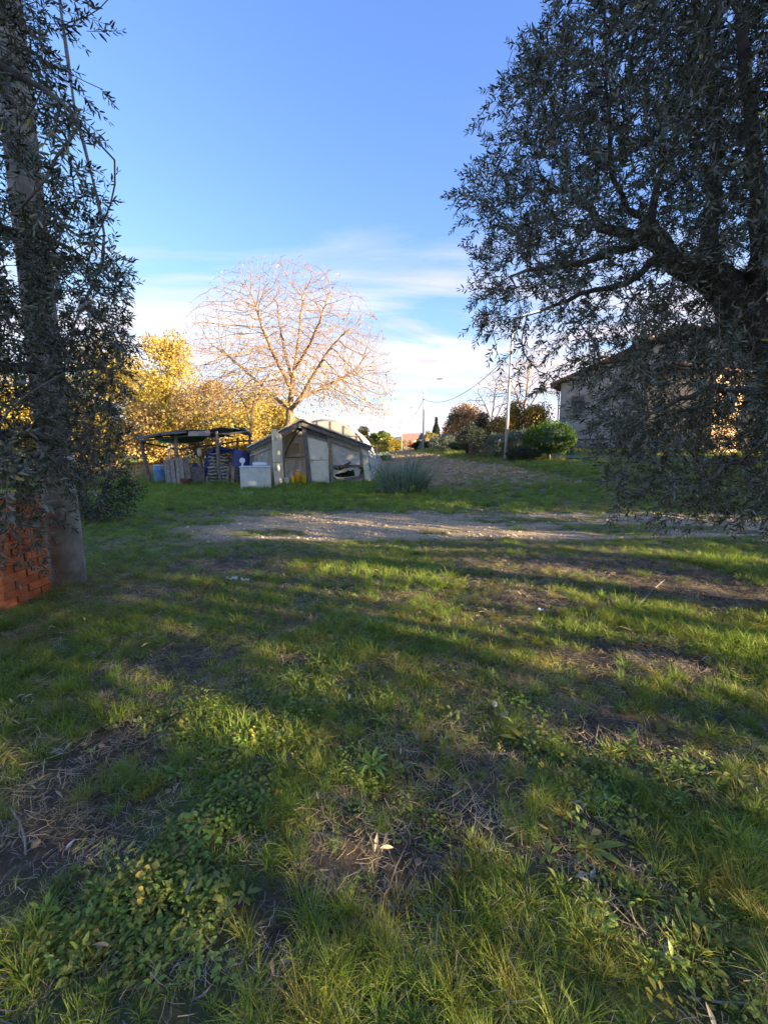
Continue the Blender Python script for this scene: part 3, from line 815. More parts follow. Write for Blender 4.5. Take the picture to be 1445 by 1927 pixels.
# gravel stones
def gmask2(x, y): return np.clip(gravel_mask(x, y) * 1.1, 0, 1)
x, y = cover_points(95, 6.6, 12.2, 1.1, mask=gmask2)
scatter('gravel', [(rock(i, .035, .5), 'stone') for i in range(5)], on_ground(x, y, .002), .35 + 1.1 * RNG.random(len(x)) ** 3, 'grey gravel and small stones on the track', .4)
x, y = cover_points(5, 6.6, 12.4, 1.1, mask=gmask2)
scatter('larger_stones', [(rock(i + 90, .085, .35), 'stone') for i in range(5)], on_ground(x, y, .004), .4 + .9 * RNG.random(len(x)) ** 2, 'larger pale flat stones lying on the gravel track', .3)
x, y = cover_points(14, .8, 7, mask=lambda x, y: 1 - grassy(x, y))
scatter('soil_crumbs', [(rock(i + 20, .03, .6), 'clod') for i in range(4)], on_ground(x, y), .3 + RNG.random(len(x)), 'crumbs of dark soil on the bare patches', .4)
# ploughed field: clods, stubble, sparse weeds
x, y = cover_points(9, 13, 60, .75, mask=field_mask)
scatter('soil_clods', [(rock(i + 40, .16, .6), 'clod') for i in range(5)], on_ground(x, y), .4 + 1.2 * RNG.random(len(x)) ** 2, 'brown clods of the ploughed field', .4)
x, y = cover_points(11, 13, 50, .75, mask=field_mask)
scatter('field_stubble', [(sticks(30, .22, .14, .006, 61), 'straw'), (blade_tuft(30, .05, .16, .010, .12, 2.0, 62, .4), 'straw'), (blade_tuft(26, .04, .13, .010, .12, 1.6, 63), 'grass_yellow')],
        on_ground(x, y), .6 + .9 * RNG.random(len(x)), 'dry stubble and thin weeds over the ploughed field', .2)
# tall dry meadow behind the shed
n = 9000
x = RNG.uniform(-34, -3, n); y = RNG.uniform(22.5, 40, n)
scatter('dry_meadow', [(blade_tuft(40, .25, .7, .014, .16, 1.0, 71), 'straw'), (blade_tuft(40, .2, .55, .014, .16, 1.2, 72), 'straw'), (blade_tuft(40, .2, .6, .014, .16, 1.0, 73), 'grass_yellow')],
        on_ground(x, y), .6 + .8 * RNG.random(n), 'tall dry meadow grass behind the shed', .12)

# ------------------------------------------------------------------ greenhouse shed
A0, B0 = P(470, 845, 17.3), P(700, 845, 18.7)
FD = Vector((B0.x - A0.x, B0.y - A0.y, 0)).normalized(); FN = Vector((FD.y, -FD.x, 0))     # FN points towards the yard
if FN.y > 0: FN = -FN
def Fp(px, py, off=0.0):
    """point of the shed's front plane seen at that pixel; off moves it out of the plane, towards the yard"""
    r = ray(px, py); o = Vector((0, 0, CAMZ)); base = A0 + FN * off
    t = (base - o).dot(FN) / r.dot(FN)
    return o + r * t
gz = h1(*Fp(600, 900).to_2d())
shed = empty('greenhouse_shed', (Fp(600, 900).x, Fp(600, 900).y, gz), 'patched greenhouse shed with low gabled roof, beige panels and torn plastic front', 'shed')
BACK = -FN
def ext(v, d): return v + BACK * d
# posts
for (a, b, wd, m, nm) in [((571, 797), (584, 912), .17, 'dark_wood', 'post'), ((618, 817), (627, 916), .13, 'old_wood', 'post'), ((684, 838), (693, 906), .24, 'beige_panel', 'corner_post')]:
    pa, pb = Fp(*a, .04), Fp(*b, .04); pb.z = min(pb.z, h1(pb.x, pb.y)) - .1
    mm = MB(); mm.beam(pa, pb, .10 if nm == 'post' else .10, wd, up=FD, wob=.06); mm.build(nm, MATS[m], shed, bevel=.01)
pl = MB(); pa, pb = Fp(475, 853, -.02), Fp(473, 926, -.02); pl.beam(pa, pb, .1, .12, up=FD); pl.build('post', MATS['dark_wood'], shed)
# roof: two slopes of sheets, thin, running back
ap = Fp(567, 791, .30); le = Fp(466, 840, .30); re_ = Fp(700, 839.5, .30)
DEP = 3.6
def slope(e, nm, m, n, dz=0.0):
    for i in range(n):
        t0, t1 = i / n, (i + 1) / n
        q0 = ap.lerp(e, t0); q1 = ap.lerp(e, t1); q0.z += dz + .012 * (n - i); q1.z += dz + .012 * (n - i) - .02
        q0.z += random.uniform(-.01, .015)
        s = MB(); s.slab([q0, q1 + (q1 - q0) * .06, ext(q1 + (q1 - q0) * .06, DEP), ext(q0, DEP)], .05)
        s.build(nm, MATS[m], shed)
slope(re_, 'roof_sheet', 'roof_sheet', 5); slope(le, 'roof_sheet', 'mossy_panel', 4)
rg = MB(); rg.slab([ap + FD * .12 + Vector((0, 0, .03)), ap - FD * .12 + Vector((0, 0, .03)), ext(ap - FD * .12 + Vector((0, 0, .03)), DEP), ext(ap + FD * .12 + Vector((0, 0, .03)), DEP)], .04); rg.build('ridge_cap', MATS['roof_sheet'], shed)
# rafters under the roof edges
for e, nm in ((re_, 'rafter'), (le, 'rafter')):
    a_ = ap + Vector((0, 0, -.13)) + BACK * .14; b_ = e + Vector((0, 0, -.13)) + BACK * .14
    MB().beam(a_, b_, .09, .15, wob=.05).build(nm, MATS['dark_wood'], shed, bevel=.008)
    MB().beam(ext(a_, DEP - .4), ext(b_, DEP - .4), .09, .15).build(nm, MATS['dark_wood'], shed)
# boards under the right slope
def panel(nm, quad, m, t=.03, off=0.0, par=None, bev=0.004):
    s = MB(); s.slab([Fp(u, v, off) for u, v in quad], t, FN); return s.build(nm, MATS[m], par or shed, bevel=bev)
panel('fascia_board', [(572, 803), (618, 815), (618, 829), (572, 818)], 'dark_wood', .03, -.03)
panel('fascia_board', [(622, 819), (680, 836), (680, 851), (622, 831)], 'grey_panel', .03, -.03)
panel('batten', [(573, 816), (618, 829), (618, 832), (573, 819)], 'old_wood', .04, .04)
panel('batten', [(621, 829), (672, 848), (672, 850.5), (621, 832)], 'old_wood', .04, .04)
panel('wall_panel', [(577, 820), (616, 831), (618, 864.8), (581.5, 865.8)], 'mossy_panel', .02, 0)
panel('wall_panel', [(581.5, 867), (618, 866), (620, 908), (584.5, 908.5)], 'mossy_panel', .02, 0)
panel('base_slab', [(584, 909), (622, 908), (623, 918), (584, 920)], 'concrete', .08, .03)
# left side panels beside the open door
panel('wall_panel', [(472, 862), (492, 850), (492, 882), (472, 882)], 'grey_panel', .02, 0)
panel('wall_panel', [(493, 849.5), (513, 841), (514, 882), (493, 882)], 'grey_panel', .02, 0)
panel('wall_panel', [(472, 847), (513, 827), (513, 839), (472, 859)], 'grey_panel', .02, -.02)
panel('wall_panel', [(472, 883), (514, 883), (514, 924), (472, 926)], 'grey_panel', .02, -.02)
panel('batten', [(470, 856), (514, 838), (514, 841), (470, 859)], 'roof_sheet', .05, .05)
# right bay: plastic film, rails, torn opening with dark plants
def film(nm, quad, n=9, off=0.0, wob=.025, m='plastic_film', holes=None, par=None):
    q = [Fp(u, v, off) for u, v in quad]; s = MB(); vs = []
    for j in range(n + 1):
        for i in range(n + 1):
            v = q[0].lerp(q[1], i / n).lerp(q[3].lerp(q[2], i / n), j / n)
            edge = 0 if (i in (0, n) or j in (0, n)) else 1
            vs.append(v + FN * random.uniform(-wob, wob) * edge + FD * random.uniform(-wob, wob) * .3 * edge)
    fs = [(j * (n + 1) + i, j * (n + 1) + i + 1, (j + 1) * (n + 1) + i + 1, (j + 1) * (n + 1) + i) for j in range(n) for i in range(n) if not (holes and holes(i / n, j / n))]
    s.add(vs, fs); o = s.build(nm, MATS[m], par or shed, smooth=True)
    return o
film('plastic_sheet', [(624, 834), (677, 853), (677, 875), (626, 875)], 10, .0, .03)
MB().slab([Fp(622, 826, -.05), Fp(680, 846, -.05), Fp(680, 852, -.05), Fp(622, 834, -.05)], .02, FN).build('wall_panel', MATS['plastic_film'], shed)
panel('rail', [(619, 875), (679, 874.5), (679, 878), (619, 879.5)], 'dark_wood', .06, .05)
random.seed(4)
def torn(nm, pts_hole):
    # film with a ragged hole: strips from the frame to the hole outline
    outer = [(625, 879), (678, 878), (682, 897), (628, 903)]
    c = (652, 889); hole = pts_hole; s = MB(); n = len(hole); vs = []
    for k in range(n):
        hx, hy = hole[k]; dx, dy = hx - c[0], hy - c[1]
        t = 1e9
        for i in range(4):
            (x1, y1), (x2, y2) = outer[i], outer[(i + 1) % 4]
            den_ = dx * (y2 - y1) - dy * (x2 - x1)
            if abs(den_) < 1e-6: continue
            tt = ((x1 - c[0]) * (y2 - y1) - (y1 - c[1]) * (x2 - x1)) / den_
            if tt > 0: t = min(t, tt)
        vs.append(Fp(hx, hy, random.uniform(-.02, .04))); vs.append(Fp(c[0] + dx * t, c[1] + dy * t, 0))
    s.add(vs, [(2 * k, 2 * k + 1, (2 * k + 3) % (2 * n), (2 * k + 2) % (2 * n)) for k in range(n)])
    return s.build(nm, MATS['plastic_film'], shed)
torn('torn_plastic_sheet', [(630, 896), (632, 889), (638, 891), (644, 887), (650, 889), (655, 884), (659, 886), (661, 881), (665, 880.5), (666, 886), (668, 895), (655, 897), (640, 899)])
panel('rail', [(628, 902), (680, 894.5), (681, 899), (628, 906.5)], 'dark_wood', .06, .06)
film('plastic_sheet', [(628, 906), (684, 898), (688, 912), (629, 918)], 6, .01, .03)
panel('wood_scrap', [(647, 874), (660, 868), (659.5, 872), (652, 877)], 'rust', .02, .09)
# dark plants behind the torn hole
rs = np.random.RandomState(5); c0 = Fp(651, 890, -.45)
n = 420; pp = np.array(c0) + rs.normal(size=(n, 3)) * np.array([.34, .18, .18]); dd = rs.normal(size=(n, 3)) + np.array([0, 0, .4])
V, Fq = leaf_cloud(pp, dd, .16 * (.6 + rs.rand(n)), .08)
pz = h1(c0.x, c0.y)
potp = empty('vegetable_plant', (c0.x, c0.y, pz), 'dark green leafy plant seen through the torn hole in the plastic', 'plant')
link_mesh('foliage', np_mesh('foliage', V, Fq), MATS['plant_dark'], potp)
mm = MB()
for k in range(6): mm.tube([(c0.x + rs.normal() * .1, c0.y + rs.normal() * .05, pz - .02), (c0.x + rs.normal() * .3, c0.y + rs.normal() * .1, c0.z)], [.015, .008], 5)
mm.build('stems', MATS['plant_dark'], potp)
# side and rear walls so that the shed is closed in
def wall_back(u, v0, v1, nm, m, d0=0.0, d1=DEP - .3, off=0):
    a_, b_ = Fp(u, v0, off), Fp(u, v1, off); s = MB(); s.slab([ext(a_, d0), ext(a_, d1), ext(b_, d1), ext(b_, d0)], .03); s.build(nm, MATS[m], shed)
wall_back(693, 846, 908, 'side_wall', 'tunnel_film', .1)
wall_back(471, 852, 925, 'side_wall', 'grey_panel', .1)
# open door swung towards the yard
hd_ = Fp(534, 870); 
door = MB(); door.slab([Fp(511, 805.5, .85), Fp(530, 819, .12), Fp(531.5, 868.5, .12), Fp(514.5, 869.5, .85)], .035); door.build('door_panel', MATS['beige_panel'], shed, bevel=.006)
door = MB(); door.slab([Fp(514.5, 870.8, .85), Fp(531.6, 869.8, .12), Fp(535, 920, .12), Fp(517.5, 924, .85)], .035); door.build('door_panel', MATS['beige_panel'], shed, bevel=.006)
MB().beam(Fp(532.5, 818, .08), Fp(537, 922, .08), .05, .07, up=FD).build('door_frame', MATS['dark_wood'], shed)
# interior: translucent tunnel lining, curtain, hoop, window
hp = [Fp(u, v, -.8) for u, v in [(536, 920), (534, 880), (536, 858), (543, 840), (551, 826), (560, 814), (570, 806)]]
MB().tube(hp, .03, 6).build('hoop', MATS['dark_bark'], shed)
film('plastic_curtain', [(532, 861), (574, 850), (577, 902), (532, 906)], 12, -1.1, .07)
MB().beam(Fp(531, 861, -1.0), Fp(574, 860, -1.0), .05, .05).build('rail', MATS['old_wood'], shed)
film('inner_lining', [(528, 826), (560, 806), (546, 856), (528, 858)], 6, -1.5, .03, 'tunnel_film')
fl = MB(); q = [Fp(528, 924, -.02), Fp(584, 921, -.02)]; fl.slab([q[0] + Vector((0, 0, .03)), q[1] + Vector((0, 0, .03)), ext(q[1], 3.2) + Vector((0, 0, .03)), ext(q[0], 3.2) + Vector((0, 0, .03))], .06); fl.build('earth_floor', MATS['clod'], shed)
# window leaning inside
wq = [(540, 838), (562, 834), (564, 853), (540, 857)]
wn = MB()
for i in range(4):
    wn.beam(Fp(*wq[i], -2.2), Fp(*wq[(i + 1) % 4], -2.2), .06, .06)
wroot_z = h1(*Fp(551, 850, -2.2).to_2d())
wf = wn.build('window_frame', MATS['white_plastic'], shed)
for k in range(1, 4):
    t = k / 4; MB().beam(Fp(540 + 22 * t, 838 - 4 * t, -2.2), Fp(540 + 24 * t, 857 - 4 * t, -2.2), .03, .04).build('glazing_bar', MATS['white_plastic'], wf)
MB().slab([Fp(u, v, -2.22) for u, v in wq], .01, FN).build('pane', MATS['plastic_film'], wf)
# containers in the doorway
def container(px0, px1, pyt, pyb, off, m, nm, label, cat, lid=None, handle=False, squash=1.0, tilt=0.0):
    b = Fp((px0 + px1) / 2, pyb, off); t = Fp((px0 + px1) / 2, pyt, off); hgt = (t - b).length; r = (Fp(px1, pyb, off) - Fp(px0, pyb, off)).length / 2
    z = max(b.z, h1(b.x, b.y) + .06)
    root = empty(nm, (b.x, b.y, z), label, cat)
    prof = [(r * .86, 0), (r * .95, .02), (r, hgt * .1), (r, hgt * .62), (r * .93, hgt * .78), (r * .6, hgt * .9), (r * .35, hgt * .94)] if squash == 1 else [(r * .8, 0), (r * .84, .02), (r * .97, hgt * .9), (r * 1.05, hgt * .93), (r * 1.05, hgt), (r * .96, hgt), (r * .8, .04)]
    MB().lathe((b.x, b.y, z), prof, 18).build('body', MATS[m], root, smooth=True)
    if squash == 1:
        MB().lathe((b.x, b.y, z + hgt * .94), [(r * .3, 0), (r * .3, hgt * .06), (r * .28, hgt * .07)], 12).build('cap', MATS[lid or 'white_plastic'], root)
        hpth = [Vector((b.x + math.cos(a_) * r * .5, b.y, z + hgt * .85 + math.sin(a_) * r * .45)) for a_ in np.linspace(0, math.pi, 9)]
        MB().tube(hpth, r * .08, 6).build('handle', MATS[m], root)
    else:
        hpth = [Vector((b.x + math.cos(a_) * r * 1.04, b.y - .02, z + hgt * .93 - math.sin(a_) * r * .7)) for a_ in np.linspace(0, math.pi, 11)]
        MB().tube(hpth, .008, 5).build('handle', MATS['wire'], root)
    return root
container(552.5, 568.5, 886, 909, -.15, 'orange_plastic', 'jerrycan', 'round orange jerrycan in the middle of the open shed doorway', 'jerrycan')
container(545.5, 555, 895, 909.5, .05, 'yellow_plastic', 'jerrycan', 'yellow jerrycan left of the orange one in the shed doorway', 'jerrycan')
container(566, 577.5, 896, 909, .05, 'yellow_plastic', 'yellow_bucket', 'yellow bucket right of the orange jerrycan beside the dark post', 'bucket', squash=.5)
container(535, 545, 903, 914, .25, 'white_plastic', 'white_bucket', 'white bucket nearest the open door at the shed doorway', 'bucket', squash=.5)
container(534.5, 543, 895, 904, -.25, 'white_plastic', 'white_bucket', 'white bucket standing behind the nearest one inside the doorway', 'bucket', squash=.5)
sk_ = MB(); c = Fp(548, 899, -.35)
for k in range(1): sk_.lathe((c.x, c.y, h1(c.x, c.y) + .05), [(.12, 0), (.17, .08), (.16, .25), (.10, .36), (.05, .42), (.09, .47)], 14)
tag(sk_.build('plastic_sack', MATS['plastic_film'], None, smooth=True), 'crumpled clear plastic sack among the buckets in the doorway', 'sack')
# twisted white strips heaped against the right outside corner
rs = np.random.RandomState(9); m = MB()
for k in range(46):
    p0 = Vector(Fp(690 + rs.rand() * 10, 890 - rs.rand() * 8, .1 - rs.rand() * .5)); p0.z = h1(p0.x, p0.y) + rs.rand() * .5
    pts = [p0]
    for j in range(6):
        pts.append(pts[-1] + Vector((rs.normal() * .09 + (.045 if j < 3 else -.06), rs.normal() * .08, .17 + rs.normal() * .06)))
    m.tube(pts, [.018, .022, .02, .018, .015, .012, .008], 4)
m.v = [v for v in m.v]
o = m.build('bundled_strips', MATS['white_plastic'], None); tag(o, 'heap of twisted pale strips piled against the right end of the greenhouse', 'strips', kind='thing')

# ------------------------------------------------------------------ polytunnel behind
tc_ = Vector((-2.97, 21.6)); TR = 2.45; tz = h1(tc_.x, tc_.y) - .05
tun = empty('polytunnel', (tc_.x, tc_.y + 4, tz), 'arched polytunnel with beige end panels standing behind the greenhouse shed', 'polytunnel')
def arch(yy, k=24, r=TR, sq=1.17): return [Vector((tc_.x + math.cos(a_) * r, yy, tz + math.sin(a_) * r * sq)) for a_ in np.linspace(0, math.pi, k)]
for i in range(6): MB().tube(arch(tc_.y + i * 1.8), .03, 6).build('hoop', MATS['metal_pale'], tun)
s = MB(); k = 24; rows = [arch(tc_.y + .05 + j * .9, k, TR - .035) for j in range(11)]
s.add([v for r_ in rows for v in r_], [(j * k + i, j * k + i + 1, (j + 1) * k + i + 1, (j + 1) * k + i) for j in range(10) for i in range(k - 1) if not (i > 19 and j < 4)])
s.build('film_cover', MATS['tunnel_film'], tun, smooth=True)
for i in range(7):           # end panels between mullions
    x0 = -TR + .16 + i * (2 * TR - .32) / 7; x1 = x0 + (2 * TR - .32) / 7 - .05
    if i in (2, 3): lo_ = 2.0
    else: lo_ = .1
    h0 = math.sqrt(max(.01, (TR - .1) ** 2 - x0 ** 2)) * 1.16; h1_ = math.sqrt(max(.01, (TR - .1) ** 2 - x1 ** 2)) * 1.16
    hm = math.sqrt(max(.01, (TR - .1) ** 2 - ((x0 + x1) / 2) ** 2)) * 1.16
    if max(h0, h1_) < lo_ + .2: continue
    s = MB(); yy = tc_.y + .02
    s.slab([(tc_.x + x0, yy, tz + lo_), (tc_.x + x1, yy, tz + lo_), (tc_.x + x1, yy, tz + max(h1_, lo_ + .05)), (tc_.x + (x0 + x1) / 2, yy, tz + hm), (tc_.x + x0, yy, tz + max(h0, lo_ + .05))], .02, (0, 1, 0))
    s.build('end_panel', MATS['tunnel_film'], tun)
    MB().beam((tc_.x + x1 + .025, yy - .02, tz + 0.05), (tc_.x + x1 + .025, yy - .02, tz + h1_), .04, .04).build('mullion', MATS['rust'], tun)
MB().beam((tc_.x - 2.1, tc_.y - .04, tz + 2.0), (tc_.x + 2.1, tc_.y - .04, tz + 2.0), .04, .04).build('cross_bar', MATS['old_wood'], tun)

# ------------------------------------------------------------------ freezer chest with its things
fz = MB(); f0, f1 = Fp(451, 878, 1.0), Fp(509, 877, 1.0)
fr = empty('chest_freezer', ((f0.x + f1.x) / 2, f0.y, h1(f0.x, f0.y)), 'old pale grey green chest freezer standing in front of the open door', 'freezer')
zb = h1(f0.x, f0.y) - .03; W_ = (f1 - f0).length; fc = (f0 + f1) / 2 + BACK * .32; rot = Matrix((FD, BACK, Vector((0, 0, 1)))).transposed()
Hh = f0.z - zb - .05
MB().box((fc.x, fc.y, zb + Hh / 2), (W_, .64, Hh), rot).build('body', MATS['freezer_white'], fr, bevel=.03)
MB().box((fc.x, fc.y, zb + Hh + .03), (W_ + .03, .67, .05), rot).build('lid', MATS['white_plastic'], fr, bevel=.015)
sp_ = Vector((fc.x, fc.y, 0)) - BACK * .325 + FD * (W_ / 2 - .09)
MB().box((sp_.x, sp_.y, zb + Hh / 2), (.16, .012, Hh * .94), rot).build('side_strip', MATS['beige_panel'], fr, bevel=.004)
tz_ = zb + Hh + .056
c = fc + FD * .18; can = empty('white_canister', (c.x, c.y, tz_), 'white plastic canister lying on top of the chest freezer', 'canister')
MB().tube([Vector((c.x, c.y, tz_ + .075)) - FD * .28, Vector((c.x, c.y, tz_ + .075)) - FD * .25, Vector((c.x, c.y, tz_ + .075)) + FD * .2, Vector((c.x, c.y, tz_ + .075)) + FD * .24], [.05, .075, .075, .04], 14).build('body', MATS['white_plastic'], can, smooth=True)
MB().tube([Vector((c.x, c.y, tz_ + .075)) + FD * .24, Vector((c.x, c.y, tz_ + .075)) + FD * .29], [.025, .025], 10).build('cap', MATS['white_plastic'], can)
c = fc - FD * .48 + BACK * .15
di = MB(); di.tube([Vector((c.x, c.y, tz_ + .21)) - FN * 0, Vector((c.x, c.y, tz_ + .21)) + FN * .03, Vector((c.x, c.y, tz_ + .21)) + FN * .04], [.11, .105, .04], 22)
di.beam((c.x, c.y, tz_ - .004), (c.x, c.y, tz_ + .12), .06, .05)
tag(di.build('white_disc', MATS['white_plastic'], None, smooth=False), 'round white disc on a foot at the left end of the freezer', 'disc')

# ------------------------------------------------------------------ lean-to canopy with corrugated roof
cz_ = h1(-9.3, 19.2)
can_ = empty('lean_to_canopy', (-8.2, 20, h1(-8.2, 20)), 'rickety timber lean-to with corrugated roof and green tarpaulin lining', 'lean-to')
def post(a, b, Ya, Yb, r, m='dark_wood', nm='post', par=can_, round_=True, wig=.04):
    pa, pb = P(*a, Ya), P(*b, Yb); pb.z = h1(pb.x, pb.y) - .08
    n = 6; pts = [pa.lerp(pb, i / n) + Vector((random.uniform(-wig, wig), random.uniform(-wig, wig), 0)) * (0 < i < n) for i in range(n + 1)]
    mm = MB()
    if round_: mm.tube(pts, [r * random.uniform(.85, 1.15) for _ in pts], 7)
    else: mm.beam(pa, pb, r * 2, r * 1.6, wob=.08)
    return mm.build(nm, MATS[m], par, smooth=round_)
random.seed(12)
post((266, 828), (284, 926), 19.2, 19.0, .075, 'dark_wood')
post((331, 812), (333, 918), 18.9, 19.0, .065, 'old_wood', round_=False)
post((407, 812), (415, 926), 18.6, 18.5, .075, 'old_wood')
post((375, 834), (384, 915), 21.6, 21.5, .07)
post((447, 824), (440, 912), 21.0, 21.0, .06)
post((430, 880), (428, 922), 18.4, 18.3, .045, 'old_wood', wig=.01)
post((440, 878), (438, 924), 18.0, 18.0, .055, 'old_wood', round_=False)
post((389, 897), (391, 922), 18.4, 18.4, .04, 'old_wood', wig=.01)
for a_, b_, Ya, Yb, r in [((262, 832), (340, 846), 19.2, 22.0, .05), ((262, 829), (410, 815), 19.1, 18.7, .05), ((330, 846), (475, 828), 22.2, 21.2, .05), ((405, 818), (470, 812), 18.6, 18.6, .045),
                          ((393, 820), (409, 835), 18.7, 18.6, .035), ((425, 818), (413, 838), 18.8, 18.6, .04), ((356, 837), (380, 868), 21.4, 21.6, .03), ((470, 826), (474, 858), 20.5, 20.3, .05), ((458, 824), (462, 850), 20.8, 20.4, .035), ((425, 833), (430, 850), 19.5, 19.4, .025), ((436, 826), (441, 848), 19.5, 19.4, .022), ((415, 840), (424, 820), 19.5, 19.4, .02)]:
    p_, q_ = P(*a_, Ya), P(*b_, Yb); n = 5
    MB().tube([p_.lerp(q_, i / n) + Vector((0, 0, random.uniform(-.03, .03))) for i in range(n + 1)], [r * random.uniform(.8, 1.15) for _ in range(n + 1)], 6).build('pole' if r > .04 else 'brace', MATS['dark_wood' if r != .04 else 'old_wood'], can_, smooth=True)
def corr_sheet(p0, p1, dy, drop, amp=.022, pitch=.11, m='corrugated', nm='corrugated_sheet', par=can_):
    """corrugations run front to back... sheet from p0 to p1 along its front edge, going back by dy"""
    W__ = (p1 - p0).length; nn_ = max(8, int(W__ / pitch * 4)); mm = MB(); vs = []
    for k in range(2):
        for i in range(nn_ + 1):
            t = i / nn_; v = p0.lerp(p1, t) + Vector((0, dy * k, drop * k + amp * math.sin(t * W__ / pitch * 6.283) + .03 * math.sin(t * 2.2 + k)))
            vs.append(v)
    mm.add(vs, [(i, i + 1, nn_ + 1 + i + 1, nn_ + 1 + i) for i in range(nn_)])
    vb = [v - Vector((0, 0, .008)) for v in vs]; mm.add(vb, [(nn_ + 1 + i, nn_ + 2 + i, i + 1, i) for i in range(nn_)])
    mm.add([vs[i] for i in range(nn_ + 1)] + [vb[i] for i in range(nn_ + 1)], [(i, nn_ + 1 + i, nn_ + 2 + i, i + 1) for i in range(nn_)])
    return mm.build(nm, MATS[m], par)
for (u0, v0, u1, v1, Y0, dy, dr) in [(254, 824, 300, 816, 18.9, 1.6, .02), (296, 816.5, 336, 811, 18.7, 2.9, -.18), (332, 811.5, 362, 810, 18.5, 3.0, -.2), (354, 811.5, 396, 809, 18.4, 3.0, -.2), (388, 809.5, 420, 804.5, 18.4, 2.6, -.1), (414, 805, 446, 807, 18.8, 2.4, -.12)]:
    corr_sheet(P(u0, v0, Y0), P(u1, v1, Y0 - .05), dy, dr)
# sheets whose front edge shows their ribs (turned the other way)
def ribbed(quad, m='corrugated', nm='corrugated_sheet', ribs=5):
    q = [Vector(v) for v in quad]; mm = MB(); vs = []; n_ = ribs * 6
    nn_ = (q[1] - q[0]).cross(q[3] - q[0]).normalized()
    for j in range(n_ + 1):
        t = j / n_; o_ = nn_ * .03 * math.sin(t * ribs * 6.283); vs += [q[0].lerp(q[3], t) + o_, q[1].lerp(q[2], t) + o_]
    mm.add(vs, [(2 * j, 2 * j + 1, 2 * j + 3, 2 * j + 2) for j in range(n_)]); mm.add([v - nn_ * .01 for v in vs], [(2 * j + 2, 2 * j + 3, 2 * j + 1, 2 * j) for j in range(n_)])
    return mm.build(nm, MATS[m], can_)
ribbed([P(355, 812, 18.3), P(395, 810, 18.3), P(395, 820, 18.2), P(354, 821, 18.2)], 'roof_sheet')
ribbed([P(262, 822, 18.8), P(302, 815, 18.7), P(300, 819, 18.5), P(256, 828, 18.5)])
ribbed([P(300, 815, 18.7), P(345, 811, 18.6), P(352, 814, 18.4), P(304, 819, 18.4)])
s = MB(); n = 10; vs = []
for j in range(n + 1):
    for i in range(n + 1):
        u = i / n; t = j / n
        v = P(290, 822, 19.1).lerp(P(392, 818, 18.9), u).lerp(P(300, 834, 22.2).lerp(P(380, 832, 22), u), t) + Vector((0, 0, -.16 * math.sin(math.pi * u) * math.sin(math.pi * t) + random.uniform(-.015, .015)))
        vs.append(v)
s.add(vs, [(j * (n + 1) + i, j * (n + 1) + i + 1, (j + 1) * (n + 1) + i + 1, (j + 1) * (n + 1) + i) for j in range(n) for i in range(n)]); s.build('tarpaulin_lining', MATS['green_tarp'], can_, smooth=True)
def cloth(quadf, n, wob, m, nm, label=None, cat=None, par=None, sag=0.0, thick=0.0):
    s = MB(); vs = []
    for j in range(n + 1):
        for i in range(n + 1):
            v = Vector(quadf(i / n, j / n)); vs.append(v + Vector((random.uniform(-wob, wob), random.uniform(-wob, wob), random.uniform(-wob, wob) - sag * math.sin(math.pi * i / n))))
    s.add(vs, [(j * (n + 1) + i, j * (n + 1) + i + 1, (j + 1) * (n + 1) + i + 1, (j + 1) * (n + 1) + i) for j in range(n) for i in range(n)])
    o = s.build(nm, MATS[m], par, smooth=True)
    md = o.modifiers.new('thickness', 'SOLIDIFY'); md.thickness = max(.004, thick)
    if label: tag(o, label, cat)
    return o
def bil(q): 
    q = [Vector(v) for v in q]
    return lambda u, t: q[0].lerp(q[1], u).lerp(q[3].lerp(q[2], u), t)
cloth(bil([P(440, 800, 19.4), P(462, 806, 19.0), P(476, 822, 19.0), P(440, 811, 19.3)]), 8, .04, 'dark_green_tarp', 'green_tarpaulin', 'dark green tarpaulin bunched over the right end of the lean-to roof', 'tarpaulin')
# stack of sacks under the blue tarpaulin
random.seed(33); zs = 922
for col in range(2):
    for k in range(11):
        u = 397 + col * 20 + random.uniform(-1, 1); v = 917 - k * 6.3
        if col == 1 and k > 9: continue
        c = P(u + 6, v, 19.25 + random.uniform(-.05, .05)); L_ = .50 + random.uniform(-.04, .05); hh = .135
        mm = MB(); prof = []
        nn_ = 8; kk = 10; b = len(mm.v)
        for i in range(nn_ + 1):
            t = i / nn_ * 2 - 1; w_ = (1 - abs(t) ** 3.5) ** .5 if abs(t) < 1 else .12; w_ = max(w_, .15)
            for j in range(kk):
                a_ = 6.283 * j / kk; mm.v.append((c.x + t * L_ / 2, c.y + math.cos(a_) * .34 * w_, c.z + math.sin(a_) * hh / 2 * w_ + .018 * math.sin(t * 5 + k) + random.uniform(-.008, .008)))
        for i in range(nn_):
            for j in range(kk): mm.f.append((b + i * kk + j, b + i * kk + (j + 1) % kk, b + (i + 1) * kk + (j + 1) % kk, b + (i + 1) * kk + j))
        mm.f.append(tuple(range(b + kk - 1, b - 1, -1))); mm.f.append(tuple(b + nn_ * kk + j for j in range(kk)))
        o = mm.build('sack', MATS['sack'], None, smooth=True)
        pos = ['bottom', 'second from the bottom', 'third from the bottom', 'fourth from the bottom', 'fifth from the bottom', 'middle', 'fifth from the top', 'fourth from the top', 'third from the top', 'second from the top', 'top'][k if col == 0 or k < 5 else min(10, k + 1)]
        tag(o, 'wrinkled grey sack, %s of the %s pile under the blue tarpaulin' % (pos, 'left' if col == 0 else 'right'), 'sack', 'grey sacks stacked under the blue tarpaulin')
random.seed(34)
